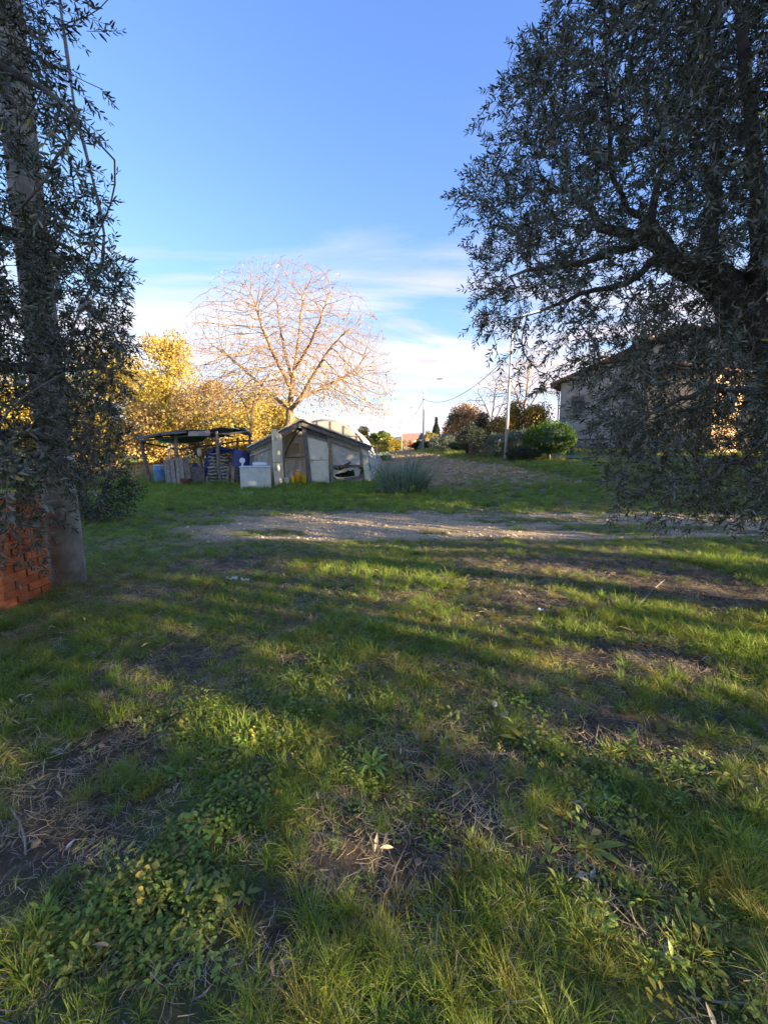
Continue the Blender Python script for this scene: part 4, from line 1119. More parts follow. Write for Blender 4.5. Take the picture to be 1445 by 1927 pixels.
cloth(lambda u, t: P(385 + 26 * u if t > .3 else 388 + 42 * u, [843, 848, 851, 880, 903, 905][min(5, int(t * 5))] if False else 846 - 4 * math.sin(u * 3) + t * (58 * (1 - u) ** 2.2 + 5), 18.95 + .1 * u), 12, .03, 'blue_tarp', 'blue_tarpaulin', 'dark blue tarpaulin hanging down the left side of the sack pile', 'tarpaulin', thick=.01)
cloth(lambda u, t: P(397 + 50 * u, 845 - 5 * math.sin(u * 4 + .3) + 12 * t + 5 * math.sin(u * 6) * t, 18.9 + .9 * (1 - t)), 12, .04, 'blue_tarp', 'blue_tarpaulin', 'dark blue tarpaulin laid over the top of the sack pile', 'tarpaulin', thick=.01)
def bulge(u, t):
    a_ = u * math.pi; c = P(455, 862, 18.8)
    return Vector((c.x - math.cos(a_) * .42 * (.8 + .3 * t), c.y - math.sin(a_) * .38 * (.6 + .5 * t) , c.z + .32 - t * .72 * (1 - .18 * math.cos(a_ * 2)) + .10 * math.sin(u * 5)))
cloth(bulge, 14, .025, 'blue_tarp', 'blue_tarpaulin', 'bulging dark blue tarpaulin bundle between the sacks and the greenhouse', 'tarpaulin', thick=.01)
cb = P(455, 862, 18.9); bt = empty('stacked_crates', (cb.x, cb.y + .2, h1(cb.x, cb.y)), 'dark crates stacked under the bulging blue tarpaulin', 'crates')
for k in range(4):
    z = h1(cb.x, cb.y) + .02 + k * .3
    s = MB(); s.box((cb.x, cb.y + .25, z + .015), (.6, .4, .03))
    for dx_, dy_, sx_, sy_ in ((0, -.2, .62, .02), (0, .2, .62, .02), (-.31, 0, .02, .42), (.31, 0, .02, .42)):
        for q_ in range(3): s.box((cb.x + dx_, cb.y + .25 + dy_, z + .06 + q_ * .085), (sx_, sy_, .06))
    s.build('crate', MATS['dark_wood'], bt)
# planks leaning in front
random.seed(41)
pls = [(311, 866, 320, 925), (321, 864, 329, 925), (330.5, 861, 337, 924), (338, 861, 345, 922), (347, 861, 356, 909)]
lab = ['leftmost and widest', 'second from the left', 'middle', 'second from the right', 'rightmost and shortest']
for k, (u0, v0, u1, v1) in enumerate(pls):
    t0, b0 = P(u0 + 2, v0, 18.75), P(u1 + 1, v1, 18.45); b0.z = max(b0.z, h1(b0.x, b0.y) - .03)
    wd = (u1 - u0 + 2) * .0235 if k else .27
    wd = [.27, .17, .15, .17, .20][k]
    s = MB(); s.beam(t0, b0, wd, .035, wob=.06); o = s.build('plank', MATS['old_wood'], None, bevel=.006)
    tag(o, 'weathered grey plank, %s of those leaning under the lean-to' % lab[k], 'plank', 'weathered planks leaning at the lean-to')
s = MB(); s.slab([P(354, 879, 18.8), P(384, 878, 18.8), P(388, 921, 18.5), P(362, 923, 18.5)], .03); tag(s.build('board', MATS['dark_bark'], None, bevel=.005), 'dark square board leaning between the planks and the sacks', 'board')
s = MB(); s.slab([P(315, 868, 18.62), P(352, 864, 18.62), P(352, 868, 18.6), P(315, 872, 18.6)], .03); 
c = P(365, 878, 19.3)
cloth(lambda u, t: Vector((c.x + (u - .5) * .5, c.y + .15 * math.cos(t * 3), c.z + .28 * math.sin(math.pi * min(1, u * 1.05)) * (1 - t) ** .6 - .1 - t * .4)), 8, .015, 'blue_tarp', 'blue_tarpaulin', 'small peaked dark blue tarpaulin showing behind the dark board', 'tarpaulin', thick=.01)
# rusty pot
c = P(352, 922, 18.0); z = h1(c.x, c.y)
pot = empty('rusty_pot', (c.x, c.y, z), 'rust brown pot on the grass in front of the planks', 'pot')
MB().lathe((c.x, c.y, z - .02), [(.18, 0), (.215, .24), (.22, .26), (.24, .265), (.24, .31), (.215, .31), (.20, .26), (.17, .05)], 20).build('body', MATS['rust'], pot, smooth=True)
MB().lathe((c.x, c.y, z + .20), [(.19, 0), (.19, .015)], 16).build('soil', MATS['clod'], pot)
# blue drum
c = P(302.5, 918, 19.6); z = h1(c.x, c.y)
dr_ = empty('blue_drum', (c.x, c.y, z), 'light blue plastic drum behind the left post of the lean-to', 'drum')
MB().lathe((c.x, c.y, z), [(.15, .0), (.19, .04), (.235, .2), (.25, .4), (.25, .58), (.26, .60), (.26, .63), (.245, .65), (.24, .76), (.22, .79)], 24).build('body', MATS['blue_plastic'], dr_, smooth=True)
MB().lathe((c.x, c.y, z + .79), [(.235, 0), (.235, .035), (.10, .05)], 24).build('lid', MATS['white_plastic'], dr_, smooth=True)
# ladder
l0, l1 = P(318, 836, 20.3), P(315, 915, 19.7); r0_, r1_ = P(331, 836, 20.3), P(331, 915, 19.7)
lad = empty('ladder', (l1.x, l1.y, h1(l1.x, l1.y)), 'pale metal ladder standing upright behind the planks', 'ladder')
for a_, b_ in ((l0, l1), (r0_, r1_)): b_.z = h1(b_.x, b_.y); MB().beam(a_, b_, .05, .07).build('rail', MATS['metal_pale'], lad)
for k in range(8):
    t = .06 + k / 8.2; MB().beam(l0.lerp(l1, t), r0_.lerp(r1_, t), .04, .04).build('rung', MATS['metal_pale'], lad)
# hanging bottle
c = P(375.5, 850, 18.9)
ho = empty('hanging_bottle', (c.x, c.y, c.z), 'pale rounded bottle hanging from the lean-to roof beside the sacks', 'bottle')
MB().lathe((c.x, c.y, c.z - .22), [(.03, 0), (.075, .04), (.095, .14), (.09, .28), (.05, .36), (.03, .40)], 14).build('body', MATS['plastic_film'], ho, smooth=True)
MB().tube([(c.x, c.y, c.z + .17), P(376, 832, 18.9)], .008, 4).build('string', MATS['wire'], ho)
# rubble slabs in front of the freezer
random.seed(5)
for k, (u, v) in enumerate([(449, 929), (457, 928.5), (466, 929), (474, 928)]):
    c = G(u, v); VF = rock(70 + k, .2, .3); s = MB(); s.add([Vector(q) + Vector((c.x, c.y, c.z + .02)) for q in VF[0]], VF[1])
    tag(s.build('rubble', MATS['white_plastic' if k != 1 else 'stone'], None), 'pale flat piece of rubble in the grass before the freezer', 'rubble', 'rubble before the freezer')
# white bin bag / pot plant at left of the drum (pale leafy weed)

# ------------------------------------------------------------------ background trees on the left (sunlit) and bare trees
def bare_tree(name, base, pts_fn, label, cat, barkmat, trunk_pts, rad, natt, step, infl, kill, tip, power, leafm=None, nleaf=0, leaf=.09, group=None, seed=0, k=6, leafsel=None, grav=0.0):
    random.seed(seed); root = empty(name, base, label, cat, group)
    sk = Skel(Vector(base) - Vector((0, 0, .15)))
    for (st, pl_, rd) in trunk_pts:
        i0 = 0 if st is None else min(range(len(sk.p)), key=lambda j: (sk.p[j] - Vector(st)).length)
        sk.limb(i0, pl_, None, sub=step, wig=step * .12)
    nl = len(sk.p)
    sk.colonize(pts_fn(natt), step, infl, kill, 90, grav=-.16, jit=.16)
    sk.radii(tip, power, rad)
    me = sk.mesh(k, rmin=.022); link_mesh('trunk', me, MATS[barkmat], root)
    me = sk.mesh(3, rmax=.022); tag(link_mesh('twigs', me, MATS[barkmat], root), kind='stuff')
    if nleaf:
        tips = [i for i in range(len(sk.p)) if sk.kids[i] == 0 and (leafsel is None or leafsel(sk.p[i]))]
        ids = np.array(random.choices(tips, k=nleaf)); p = np.array([sk.p[i] for i in ids]) + RNG.normal(size=(nleaf, 3)) * .05 + np.array([0, 0, -.05])
        V, Fq = leaf_cloud(p, RNG.normal(size=(nleaf, 3)) + np.array([0, 0, -1.2]), leaf * (.6 + .8 * RNG.random(nleaf)), leaf * .5)
        link_mesh('leaves', np_mesh('leaves', V, Fq), MATS[leafm], root)
    return root, sk
def dome(c, r, lo=-.25, bias=.5):
    def f(n):
        outp = []
        while len(outp) < n:
            d = RNG.normal(size=3); d /= np.linalg.norm(d)
            if d[2] < lo: continue
            q = RNG.random() ** bias
            outp.append((c[0] + d[0] * r[0] * q, c[1] + d[1] * r[1] * q, c[2] + d[2] * r[2] * q))
        return outp
    return f
WY = 25.0
wb = P(545, 800, WY); wz = h1(wb.x, wb.y); Tq = lambda u, v, dy=0: P(u, v, WY + dy)
wroot, wsk = bare_tree('walnut_tree', (wb.x, wb.y, wz), lambda n: [p for p in dome(Tq(545, 722), (6.1, 5.4, 6.6), -.32, .45)(n)], 'large bare walnut tree with sunlit pinkish branches behind the greenhouse', 'tree', 'walnut_bark',
    [(None, [Tq(543, 800), Tq(546, 772)], None), (Tq(546, 772), [Tq(549, 735), Tq(554, 690, .5), Tq(562, 640, 1), Tq(566, 590, 1), Tq(574, 545, 1)], None),
     (Tq(549, 735), [Tq(532, 700), Tq(512, 660, -1), Tq(492, 610, -1.5), Tq(480, 570, -1.5)], None), (Tq(546, 772), [Tq(566, 748, -1), Tq(590, 705, -1.5), Tq(618, 660, -2), Tq(650, 625, -2.4)], None),
     (Tq(551, 715), [Tq(538, 670, 1), Tq(526, 610, 2), Tq(520, 560, 2)], None), (Tq(554, 690), [Tq(582, 650, -1), Tq(604, 600, -2), Tq(616, 560, -2)], None), (Tq(546, 775), [Tq(515, 745, 1.5), Tq(470, 705, 2), Tq(425, 665, 2)], None),
     (Tq(566, 748, -1), [Tq(610, 728, 1), Tq(665, 700, 1.5)], None)],
    .26, 15000, .18, 1.3, .19, .0058, 2.3, 'tan_leaf', 2400, .13, seed=21, leafsel=lambda p: (p.z < 6.0 and p.x > -6.2) or random.random() < .10)
# sunlit low leafy undergrowth branch of the walnut (dry leaves still hanging)
# small dark bare tree between the lean-to and the greenhouse
sb = P(471, 800, 20.6); sz = h1(sb.x, sb.y); Sq = lambda u, v, dy=0: P(u, v, 20.6 + dy)
bare_tree('bare_fruit_tree', (sb.x, sb.y, sz), dome(Sq(462, 752), (2.0, 1.6, 2.1), -.3, .6), 'small dark bare tree rising between the lean-to and the greenhouse', 'tree', 'dark_bark',
    [(None, [Sq(470, 822), Sq(472, 800)], None), (Sq(472, 800), [Sq(466, 775), Sq(452, 745, .4), Sq(430, 730, .5)], None), (Sq(472, 800), [Sq(476, 770), Sq(482, 735, -.3)], None), (Sq(470, 810), [Sq(450, 790, -.5), Sq(428, 782, -.6)], None)],
    .12, 330, .2, 2.2, .34, .009, 2.3, 'tan_leaf', 160, .12, seed=8)
def bxy(u, Y): return ((u - CX) / F * Y * (math.cos(PITCH) + 0) / (math.cos(PITCH)) , Y)
def bx_(u, Y):
    r = ray(u, 845); return (r.x / r.y * Y, Y)
YL = [  # px centre, Y, top py, width px, label, leaf material, second, crown low
    (215, 33, 645, 190, 'broad yellow oak behind the hanging olive branches on the left', 'gold_leaf', 'gold_green_leaf', .12, 18000),
    (322, 37, 612, 120, 'tallest golden oak left of the bare walnut', 'gold_leaf', 'tan_leaf', .15, 14000),
    (95, 30, 700, 170, 'yellow leafy tree behind the concrete pole', 'gold_leaf', 'gold_green_leaf', .1, 9000),
    (395, 34, 705, 130, 'tan autumn tree above the lean-to roof', 'tan_leaf', 'gold_leaf', .1, 14000),
    (478, 38, 722, 125, 'golden tree between the tan tree and the walnut trunk', 'gold_leaf', 'tan_leaf', .1, 11000),
    (300, 29, 745, 120, 'low tan thicket behind the left post of the lean-to', 'tan_leaf', 'gold_leaf', .02, 11000),
    (165, 28, 760, 120, 'low golden thicket behind the olive fronds', 'gold_leaf', 'gold_green_leaf', .02, 9000),
    (440, 30, 775, 120, 'low golden thicket behind the blue tarpaulin', 'gold_leaf', 'tan_leaf', .02, 9000),
    (540, 33, 755, 90, 'golden bushy tree behind the walnut trunk', 'gold_leaf', 'gold_green_leaf', .02, 8000),
    (5, 34, 690, 150, 'yellow tree at the left edge of the view', 'gold_leaf', None, .1, 7000)]
for i, (u, Y, vt, wpx, lb, m1, m2, lo_, nn_) in enumerate(YL):
    b = bx_(u, Y); top = P(u, vt, Y).z; hgt = top - h1(*b)
    leafy_tree(b, hgt, wpx * Y / F, lb, 'tree', m1, nn_, .20, .18, name='autumn_tree', n_blob=40, crown_lo=lo_, seed=i * 7 + 1, lm2=m2, blob=.27, group=None)

# ------------------------------------------------------------------ right-hand hedges, shrubs, trees, cypress, house
leafy_tree(bx_(985, 36), P(985, 752, 36).z - h1(*bx_(985, 36)), 105 * 36 / F, 'rounded mustard yellow tree between the lamp post and the house', 'tree', 'mustard_leaf', 15000, .15, .12, name='mustard_tree', n_blob=40, crown_lo=.03, seed=51, blob=.28)
leafy_tree(bx_(872, 52), P(872, 764, 52).z - h1(*bx_(872, 52)), 66 * 52 / F, 'orange autumn tree with its top in the sun left of the lamp post', 'tree', 'rust_leaf', 9000, .22, .15, name='orange_tree', n_blob=30, crown_lo=.05, seed=52, blob=.3, lm2='dark_leaf')
leafy_tree(bx_(915, 46), P(915, 772, 46).z - h1(*bx_(915, 46)), 60 * 46 / F, 'dull brownish green tree right of the orange tree', 'tree', 'dark_leaf', 9000, .19, .15, name='dark_tree', n_blob=30, crown_lo=.03, seed=53, blob=.3, lm2='rust_leaf')
leafy_tree(bx_(846, 56), P(846, 797, 56).z - h1(*bx_(846, 56)), 40 * 56 / F, 'low brown tree left of the orange tree', 'tree', 'rust_leaf', 5000, .2, .12, name='brown_tree', n_blob=20, crown_lo=.02, seed=54, blob=.32, lm2='dark_leaf')
shrub(bx_(886, 29), 44 * 29 / F, P(886, 800, 29).z - h1(*bx_(886, 29)), 'dark dense rounded bush left of the clipped brown hedge', 'bush', 'dark_leaf', 7000, .09, seed=2)
shrub(bx_(899, 27.5), 27 * 27.5 / F, P(899, 836, 27.5).z - h1(*bx_(899, 27.5)), 'clipped brown block hedge left of the lamp post', 'hedge', 'brown_hedge', 5000, .06, name='clipped_hedge', seed=3, box=True, stem=False)
shrub(bx_(932, 26.2), 40 * 26 / F, P(932, 818, 26.2).z - h1(*bx_(932, 26.2)), 'grey green spiky shrub just left of the lamp post', 'shrub', 'grey_leaf', 8000, .10, seed=4, pointy=True, aspect=.16)
shrub(bx_(975, 25.6), 56 * 25.6 / F, P(975, 811, 25.6).z - h1(*bx_(975, 25.6)), 'large grey green spiky shrub between lamp post and round conifer', 'shrub', 'grey_leaf', 12000, .11, seed=5, pointy=True, aspect=.16)
shrub(bx_(985, 23.5), 62 * 23.5 / F, P(985, 842, 23.5).z - h1(*bx_(985, 23.5)), 'dark low spiky shrub in front of the round conifer', 'shrub', 'dark_leaf', 9000, .10, seed=6, pointy=True, aspect=.2)
shrub(bx_(838, 37), 60 * 37 / F, P(838, 820, 37).z - h1(*bx_(838, 37)), 'long low grey green shrub left of the dark bush', 'shrub', 'grey_leaf', 8000, .12, seed=7, pointy=True, aspect=.25)
shrub(bx_(868, 34), 40 * 34 / F, P(868, 830, 34).z - h1(*bx_(868, 34)), 'green low shrub touching the dark bush on its left', 'shrub', 'dark_leaf', 5000, .12, seed=8, aspect=.3)
# round thuja on its stem: upright flame-like sprays
tb = bx_(1033, 24.0); tz0 = h1(*tb); th = empty('round_conifer', (tb[0], tb[1], tz0), 'bright green round clipped conifer on a short stem beside the road', 'conifer')
rs = np.random.RandomState(77); cc = P(1033, 829, 24); rx_, rz_ = 47 * 24 / F, 33 * 24 / F
Ps, Ds, Ls = [], [], []
for k in range(420):
    d = rs.normal(size=3); d /= np.linalg.norm(d)
    if d[2] < -.85: continue
    c = np.array([d[0] * rx_, d[1] * rx_ * .9, d[2] * rz_ * (1 - .1 * abs(d[0]))]) * rs.uniform(.80, .98)
    n = 52; t = rs.rand(n, 1)
    ax = np.array([d[0] * .35, d[1] * .35, 1.0]); ax /= np.linalg.norm(ax)
    p = c + ax * (t - .35) * .36 + rs.normal(size=(n, 3)) * .05 * (1.15 - t)
    Ps.append(p); Ds.append(ax * 1.3 + rs.normal(size=(n, 3)) * .5); Ls.append(rs.uniform(.05, .1, n))
Ps, Ds, Ls = np.concatenate(Ps), np.concatenate(Ds), np.concatenate(Ls)
V, Fq = leaf_cloud(Ps + np.array(cc), Ds, Ls, Ls * .4); link_mesh('foliage', np_mesh('foliage', V, Fq), MATS['thuja_leaf'], th)
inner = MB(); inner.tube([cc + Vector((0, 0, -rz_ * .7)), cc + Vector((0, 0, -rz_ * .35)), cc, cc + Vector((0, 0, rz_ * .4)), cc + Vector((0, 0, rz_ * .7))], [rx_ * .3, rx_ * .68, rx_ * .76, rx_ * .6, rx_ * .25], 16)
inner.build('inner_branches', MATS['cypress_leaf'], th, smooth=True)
MB().tube([(tb[0] + .05, tb[1], tz0 - .1), (tb[0], tb[1], tz0 + .3), cc + Vector((0, 0, -rz_ * .6))], [.13, .10, .11], 8).build('trunk', MATS['dark_bark'], th)
# cypress
cb_ = bx_(820, 75); czz = h1(*cb_); cy = empty('cypress_tree', (cb_[0], cb_[1], czz), 'single narrow dark cypress standing on the skyline', 'cypress'); ht = P(820, 786, 75).z - czz
n = 5000; t = RNG.random(n) ** 1.1; a_ = RNG.random(n) * 6.283; rr = .72 * np.sin(np.clip(t * 1.15 + .12, 0, 1.02) * math.pi * .98) ** .55 * (1 - t * .45) * (.75 + .3 * RNG.random(n))
Pc = np.stack([cb_[0] + np.cos(a_) * rr, cb_[1] + np.sin(a_) * rr, czz + .2 + t * (ht - .4)], 1)
V, Fq = leaf_cloud(Pc, np.stack([np.cos(a_) * .4, np.sin(a_) * .4, np.ones(n)], 1) + RNG.normal(size=(n, 3)) * .3, .30 + .2 * RNG.random(n), .12)
link_mesh('crown', np_mesh('crown', V, Fq), MATS['cypress_leaf'], cy); MB().tube([(cb_[0], cb_[1], czz - .1), (cb_[0], cb_[1], czz + ht * .9)], [.16, .04], 7).build('trunk', MATS['dark_bark'], cy)
# small leafy bushes near the signs
shrub(bx_(806, 62), 34 * 62 / F, P(806, 815, 62).z - h1(*bx_(806, 62)), 'loose yellowish green bush at the foot of the cypress', 'bush', 'gold_green_leaf', 3500, .22, seed=21)
shrub(bx_(792, 55), 34 * 55 / F, P(792, 832, 55).z - h1(*bx_(792, 55)), 'dark low bush below the second lamp post', 'bush', 'dark_leaf', 3500, .2, seed=22)
shrub(bx_(824, 60), 20 * 60 / F, P(824, 828, 60).z - h1(*bx_(824, 60)), 'dark bush under the cypress beside the grey shrub', 'bush', 'dark_leaf', 2500, .2, seed=23)
# far left: sunlit pine, yellow bush
leafy_tree(bx_(717, 95), P(717, 814, 95).z - h1(*bx_(717, 95)), 44 * 95 / F, 'rounded green umbrella pine in the sun beyond the field', 'pine tree', 'pine_leaf', 8000, .45, .25, name='umbrella_pine', n_blob=26, crown_lo=.35, seed=31, blob=.33)
leafy_tree(bx_(684, 52), P(684, 808, 52).z - h1(*bx_(684, 52)), 32 * 52 / F, 'small bright yellow tree right of the polytunnel', 'tree', 'gold_leaf', 5000, .26, .1, name='yellow_tree', n_blob=20, crown_lo=.05, seed=32, blob=.33)
shrub(bx_(735, 88), 40 * 88 / F, P(735, 826, 88).z - h1(*bx_(735, 88)), 'olive green bush right of the umbrella pine', 'bush', 'gold_green_leaf', 4000, .4, seed=33)
shrub(bx_(762, 96), 30 * 96 / F, P(762, 830, 96).z - h1(*bx_(762, 96)), 'orange brown bush beside the third lamp post', 'bush', 'rust_leaf', 3000, .4, seed=34)
shrub(bx_(696, 40), 60 * 40 / F, P(696, 838, 40).z - h1(*bx_(696, 40)), 'pale yellow green bush behind the right end of the greenhouse', 'bush', 'gold_green_leaf', 5000, .18, seed=35)
shrub(bx_(722, 30), 26 * 30 / F, P(722, 855, 30).z - h1(*bx_(722, 30)), 'low dark green clump in the field beyond the greenhouse', 'bush', 'tuft_leaf', 2200, .16, seed=36, stem=False)
# bare trees on the right
def rt(u, Y, vt, r, lb, sd, m, natt=700, tip=.016, z0=None):
    b = bx_(u, Y); z = h1(*b); top = P(u, vt, Y).z; hh = top - z; tq = lambda fx, fz: Vector((b[0] + fx * r, b[1], z + fz * hh))
    return bare_tree('bare_tree', (b[0], b[1], z), dome(tq(0, .55), (r, r, hh * .46), -.2, .5), lb, 'tree', m,
        [(None, [tq(.02, .25), tq(-.03, .4)], None), (tq(.0, .3), [tq(-.3, .6)], None), (tq(0, .3), [tq(.35, .62)], None), (tq(-.03, .4), [tq(.05, .75)], None)], .30, natt, hh / 26, hh * .3, hh / 20, tip, 2.3, seed=sd)
rt(985, 50, 655, 4.6, 'bare sunlit tree rising behind the mustard yellow tree', 61, 'walnut_bark', 1500)
rt(925, 58, 700, 4.0, 'bare grey tree behind the first lamp post', 62, 'dark_bark', 500)

# ---- house
hc = P(1056, 722, 38); hz0 = h1(hc.x, hc.y) - .1
HD = Vector((.8, -.6, 0)).normalized(); HB = Vector((.6, .8, 0)).normalized()
house = empty('farmhouse', (hc.x, hc.y, hz0), 'grey two storey farmhouse with low tiled gable behind the right olive', 'house')
WL, DL, EZ, RZ = 17.0, 11.0, hc.z, hc.z + 3.1
def hp_(s, z, d=0.0): return Vector((hc.x, hc.y, 0)) + HD * s + HB * d + Vector((0, 0, z))
s = MB(); vs = [hp_(0, hz0), hp_(WL, hz0 - .6), hp_(WL, EZ), hp_(WL / 2, RZ), hp_(0, EZ)]; vb = [v + HB * DL for v in vs]
s.add(vs + vb, [(0, 1, 2, 3, 4), (9, 8, 7, 6, 5), (0, 5, 6, 1), (1, 6, 7, 2), (0, 4, 9, 5), (2, 7, 8, 3), (3, 8, 9, 4)]); s.build('wall', MATS['house_wall'], house)
for sgn, s0, s1 in ((0, -.75, WL / 2), (1, WL + .75, WL / 2)):
    sl = (RZ - EZ) / (WL / 2); z0_, z1_ = EZ - .75 * sl + .12, RZ + .12
    mm = MB(); mm.slab([hp_(s0, z0_, -.6), hp_(s1, z1_, -.6), hp_(s1, z1_, DL + .6), hp_(s0, z0_, DL + .6)], .10); rf = mm.build('roof', MATS['eave_wood'], house)
    # tiles: courses of curved tiles along the verge and eave, then sheets
    nt_ = 26
    for k in range(nt_):
        t0 = k / nt_; a_ = hp_(s0 + (s1 - s0) * t0, z0_ + (z1_ - z0_) * t0 + .10, -.62); b_ = hp_(s0 + (s1 - s0) * (t0 + 1.15 / nt_), z0_ + (z1_ - z0_) * (t0 + 1.15 / nt_) + .12, -.62)
        MB().tube([a_, b_], [.11, .09], 7).build('roof_tile', MATS['roof_tile'], rf)
    mm = MB()
    for r_ in range(42):
        d0 = -.4 + r_ * (DL + .9) / 42; mm.tube([hp_(s0, z0_ + .09, d0), hp_(s1, z1_ + .09, d0)], .11, 6)
    tag(mm.build('tile_rows', MATS['roof_tile'], rf), kind='stuff')
    for k in range(9):
        t0 = (k + .3) / 9; p_ = hp_(s0 + (s1 - s0) * t0, z0_ + (z1_ - z0_) * t0 - .09, -.55); MB().beam(p_, p_ + HB * .6, .12, .12).build('rafter_end', MATS['eave_wood'], rf)
MB().tube([hp_(-.7, EZ - .28, -.55), hp_(-.7, EZ - .28, DL + .5)], .07, 8).build('gutter', MATS['wire'], house)
MB().tube([hp_(-.62, EZ - .3, -.5), hp_(-.14, EZ - .6, -.1), hp_(-.10, EZ - .9, -.08), hp_(-.10, hz0, -.08)], .05, 8).build('drainpipe', MATS['rust'], house)
def win(s_, z_, w_=1.0, h_=1.5):
    f = MB()
    for a_, b_ in (((s_ - w_ / 2, z_), (s_ + w_ / 2, z_)), ((s_ - w_ / 2, z_ + h_), (s_ + w_ / 2, z_ + h_)), ((s_ - w_ / 2, z_), (s_ - w_ / 2, z_ + h_)), ((s_ + w_ / 2, z_), (s_ + w_ / 2, z_ + h_))):
        f.beam(hp_(a_[0], a_[1], -.04), hp_(b_[0], b_[1], -.04), .12, .12)
    wn_ = f.build('window', MATS['old_wood'], house)
    for q_ in (0, 1):
        x0 = s_ - w_ / 2 + q_ * w_ / 2; s = MB(); s.slab([hp_(x0 + .03, z_ + .04, -.06), hp_(x0 + w_ / 2 - .03, z_ + .04, -.06), hp_(x0 + w_ / 2 - .03, z_ + h_ - .04, -.06), hp_(x0 + .03, z_ + h_ - .04, -.06)], .04)
        for z__ in np.arange(z_ + .12, z_ + h_ - .1, .14): s.beam(hp_(x0 + .06, z__, -.10), hp_(x0 + w_ / 2 - .06, z__, -.10), .05, .02)
        s.build('shutter', MATS['shutter'], wn_)
    MB().box(hp_(s_, z_ - .06, -.08), (w_ + .3, .25, .08), Matrix((HD, HB, Vector((0, 0, 1)))).transposed()).build('sill', MATS['house_wall'], wn_)
for s_, z_ in ((1.45, EZ - 2.6), (5.5, EZ - 2.6), (11.0, EZ - 2.6), (5.5, hz0 + 1.1), (11.0, hz0 + 1.1)): win(s_, z_)
for s_, d_ in ((6.0, 2.0), (11.5, 6.0)):
    rot = Matrix((HD, HB, Vector((0, 0, 1)))).transposed(); zt = EZ + (RZ - EZ) * (1 - abs(s_ - WL / 2) / (WL / 2))
    c_ = MB().box(hp_(s_, zt + .5, d_), (.75, .55, 1.5), rot).build('chimney', MATS['ochre_wall'], house)
    MB().box(hp_(s_, zt + 1.30, d_), (.95, .75, .10), rot).build('cap', MATS['roof_tile'], c_)
    for q_ in (-.22, .22): MB().box(hp_(s_ + q_, zt + 1.45, d_), (.12, .4, .2), rot).build('flue', MATS['roof_tile'], c_)
# sunlit ochre outbuilding glimpsed through the olive
ob = P(1330, 760, 30); oz = h1(ob.x, ob.y) - .1; oh = P(1330, 700, 30).z
out_ = empty('ochre_outbuilding', (ob.x, ob.y, oz), 'sunlit ochre building glimpsed through the right olive foliage', 'building')
OR = Matrix.Rotation(math.radians(16), 3, 'Z'); oc = Vector((ob.x + 2.6, ob.y + 3, (oz + oh) / 2))
MB().box(oc, (7.6, 6, oh - oz), OR).build('wall', MATS['ochre_wall'], out_)
for sg in (-1, 1):
    s = MB(); q = [OR @ Vector((x_, y_, z_)) + Vector((oc.x, oc.y, oh)) for x_, y_, z_ in ((-4.2, sg * 3.6, -.1), (4.2, sg * 3.6, -.1), (4.2, 0, 1.0), (-4.2, 0, 1.0))]; s.slab(q, .15); s.build('roof', MATS['roof_tile'], out_)
for x_ in (-2.4, 0, 2.4):
    c_ = OR @ Vector((x_, -3.02, 0)) + Vector((oc.x, oc.y, oh - 1.7)); s = MB().box(c_, (.95, .08, 1.3), OR).build('window', MATS['shutter'], out_)
shrub(bx_(1320, 27.5), 190 * 27.5 / F, P(1320, 752, 27.5).z - h1(*bx_(1320, 27.5)), 'dark bushy hedge before the ochre building behind the olive', 'hedge', 'dark_leaf', 12000, .12, name='garden_hedge', seed=45, depth=1.6)
# low purple hedge, road
shrub(bx_(1135, 27), 130 * 27 / F, 1.0, 'low purplish clipped hedge along the road below the house', 'hedge', 'purple_hedge', 9000, .08, name='roadside_hedge', seed=44, box=True, depth=1.2, stem=False)
xs_ = np.array([5.5, 7.0, 8.4, 10.2, 14, 22, 40]); ysr = np.array([110, 60, 40, 28.5, 24.3, 22.8, 21.5])
s = MB(); n = 60; vs = []
for i in range(n + 1):
    t = i / n * 6; k = min(5, int(t)); f_ = t - k; x_ = xs_[k] * (1 - f_) + xs_[k + 1] * f_; y_ = ysr[k] * (1 - f_) + ysr[k + 1] * f_
    x2 = xs_[k + 1] - xs_[k]; y2 = ysr[k + 1] - ysr[k]; nn_ = Vector((-y2, x2, 0)).normalized()
    for j in range(5):
        q = Vector((x_, y_, 0)) + nn_ * (j - 2) * 1.0; vs.append((q.x, q.y, h1(q.x, q.y) + .05))
s.add(vs, [(i * 5 + j, i * 5 + j + 1, (i + 1) * 5 + j + 1, (i + 1) * 5 + j) for i in range(n) for j in range(4)]); tag(s.build('road', MATS['asphalt'], None), kind='structure')

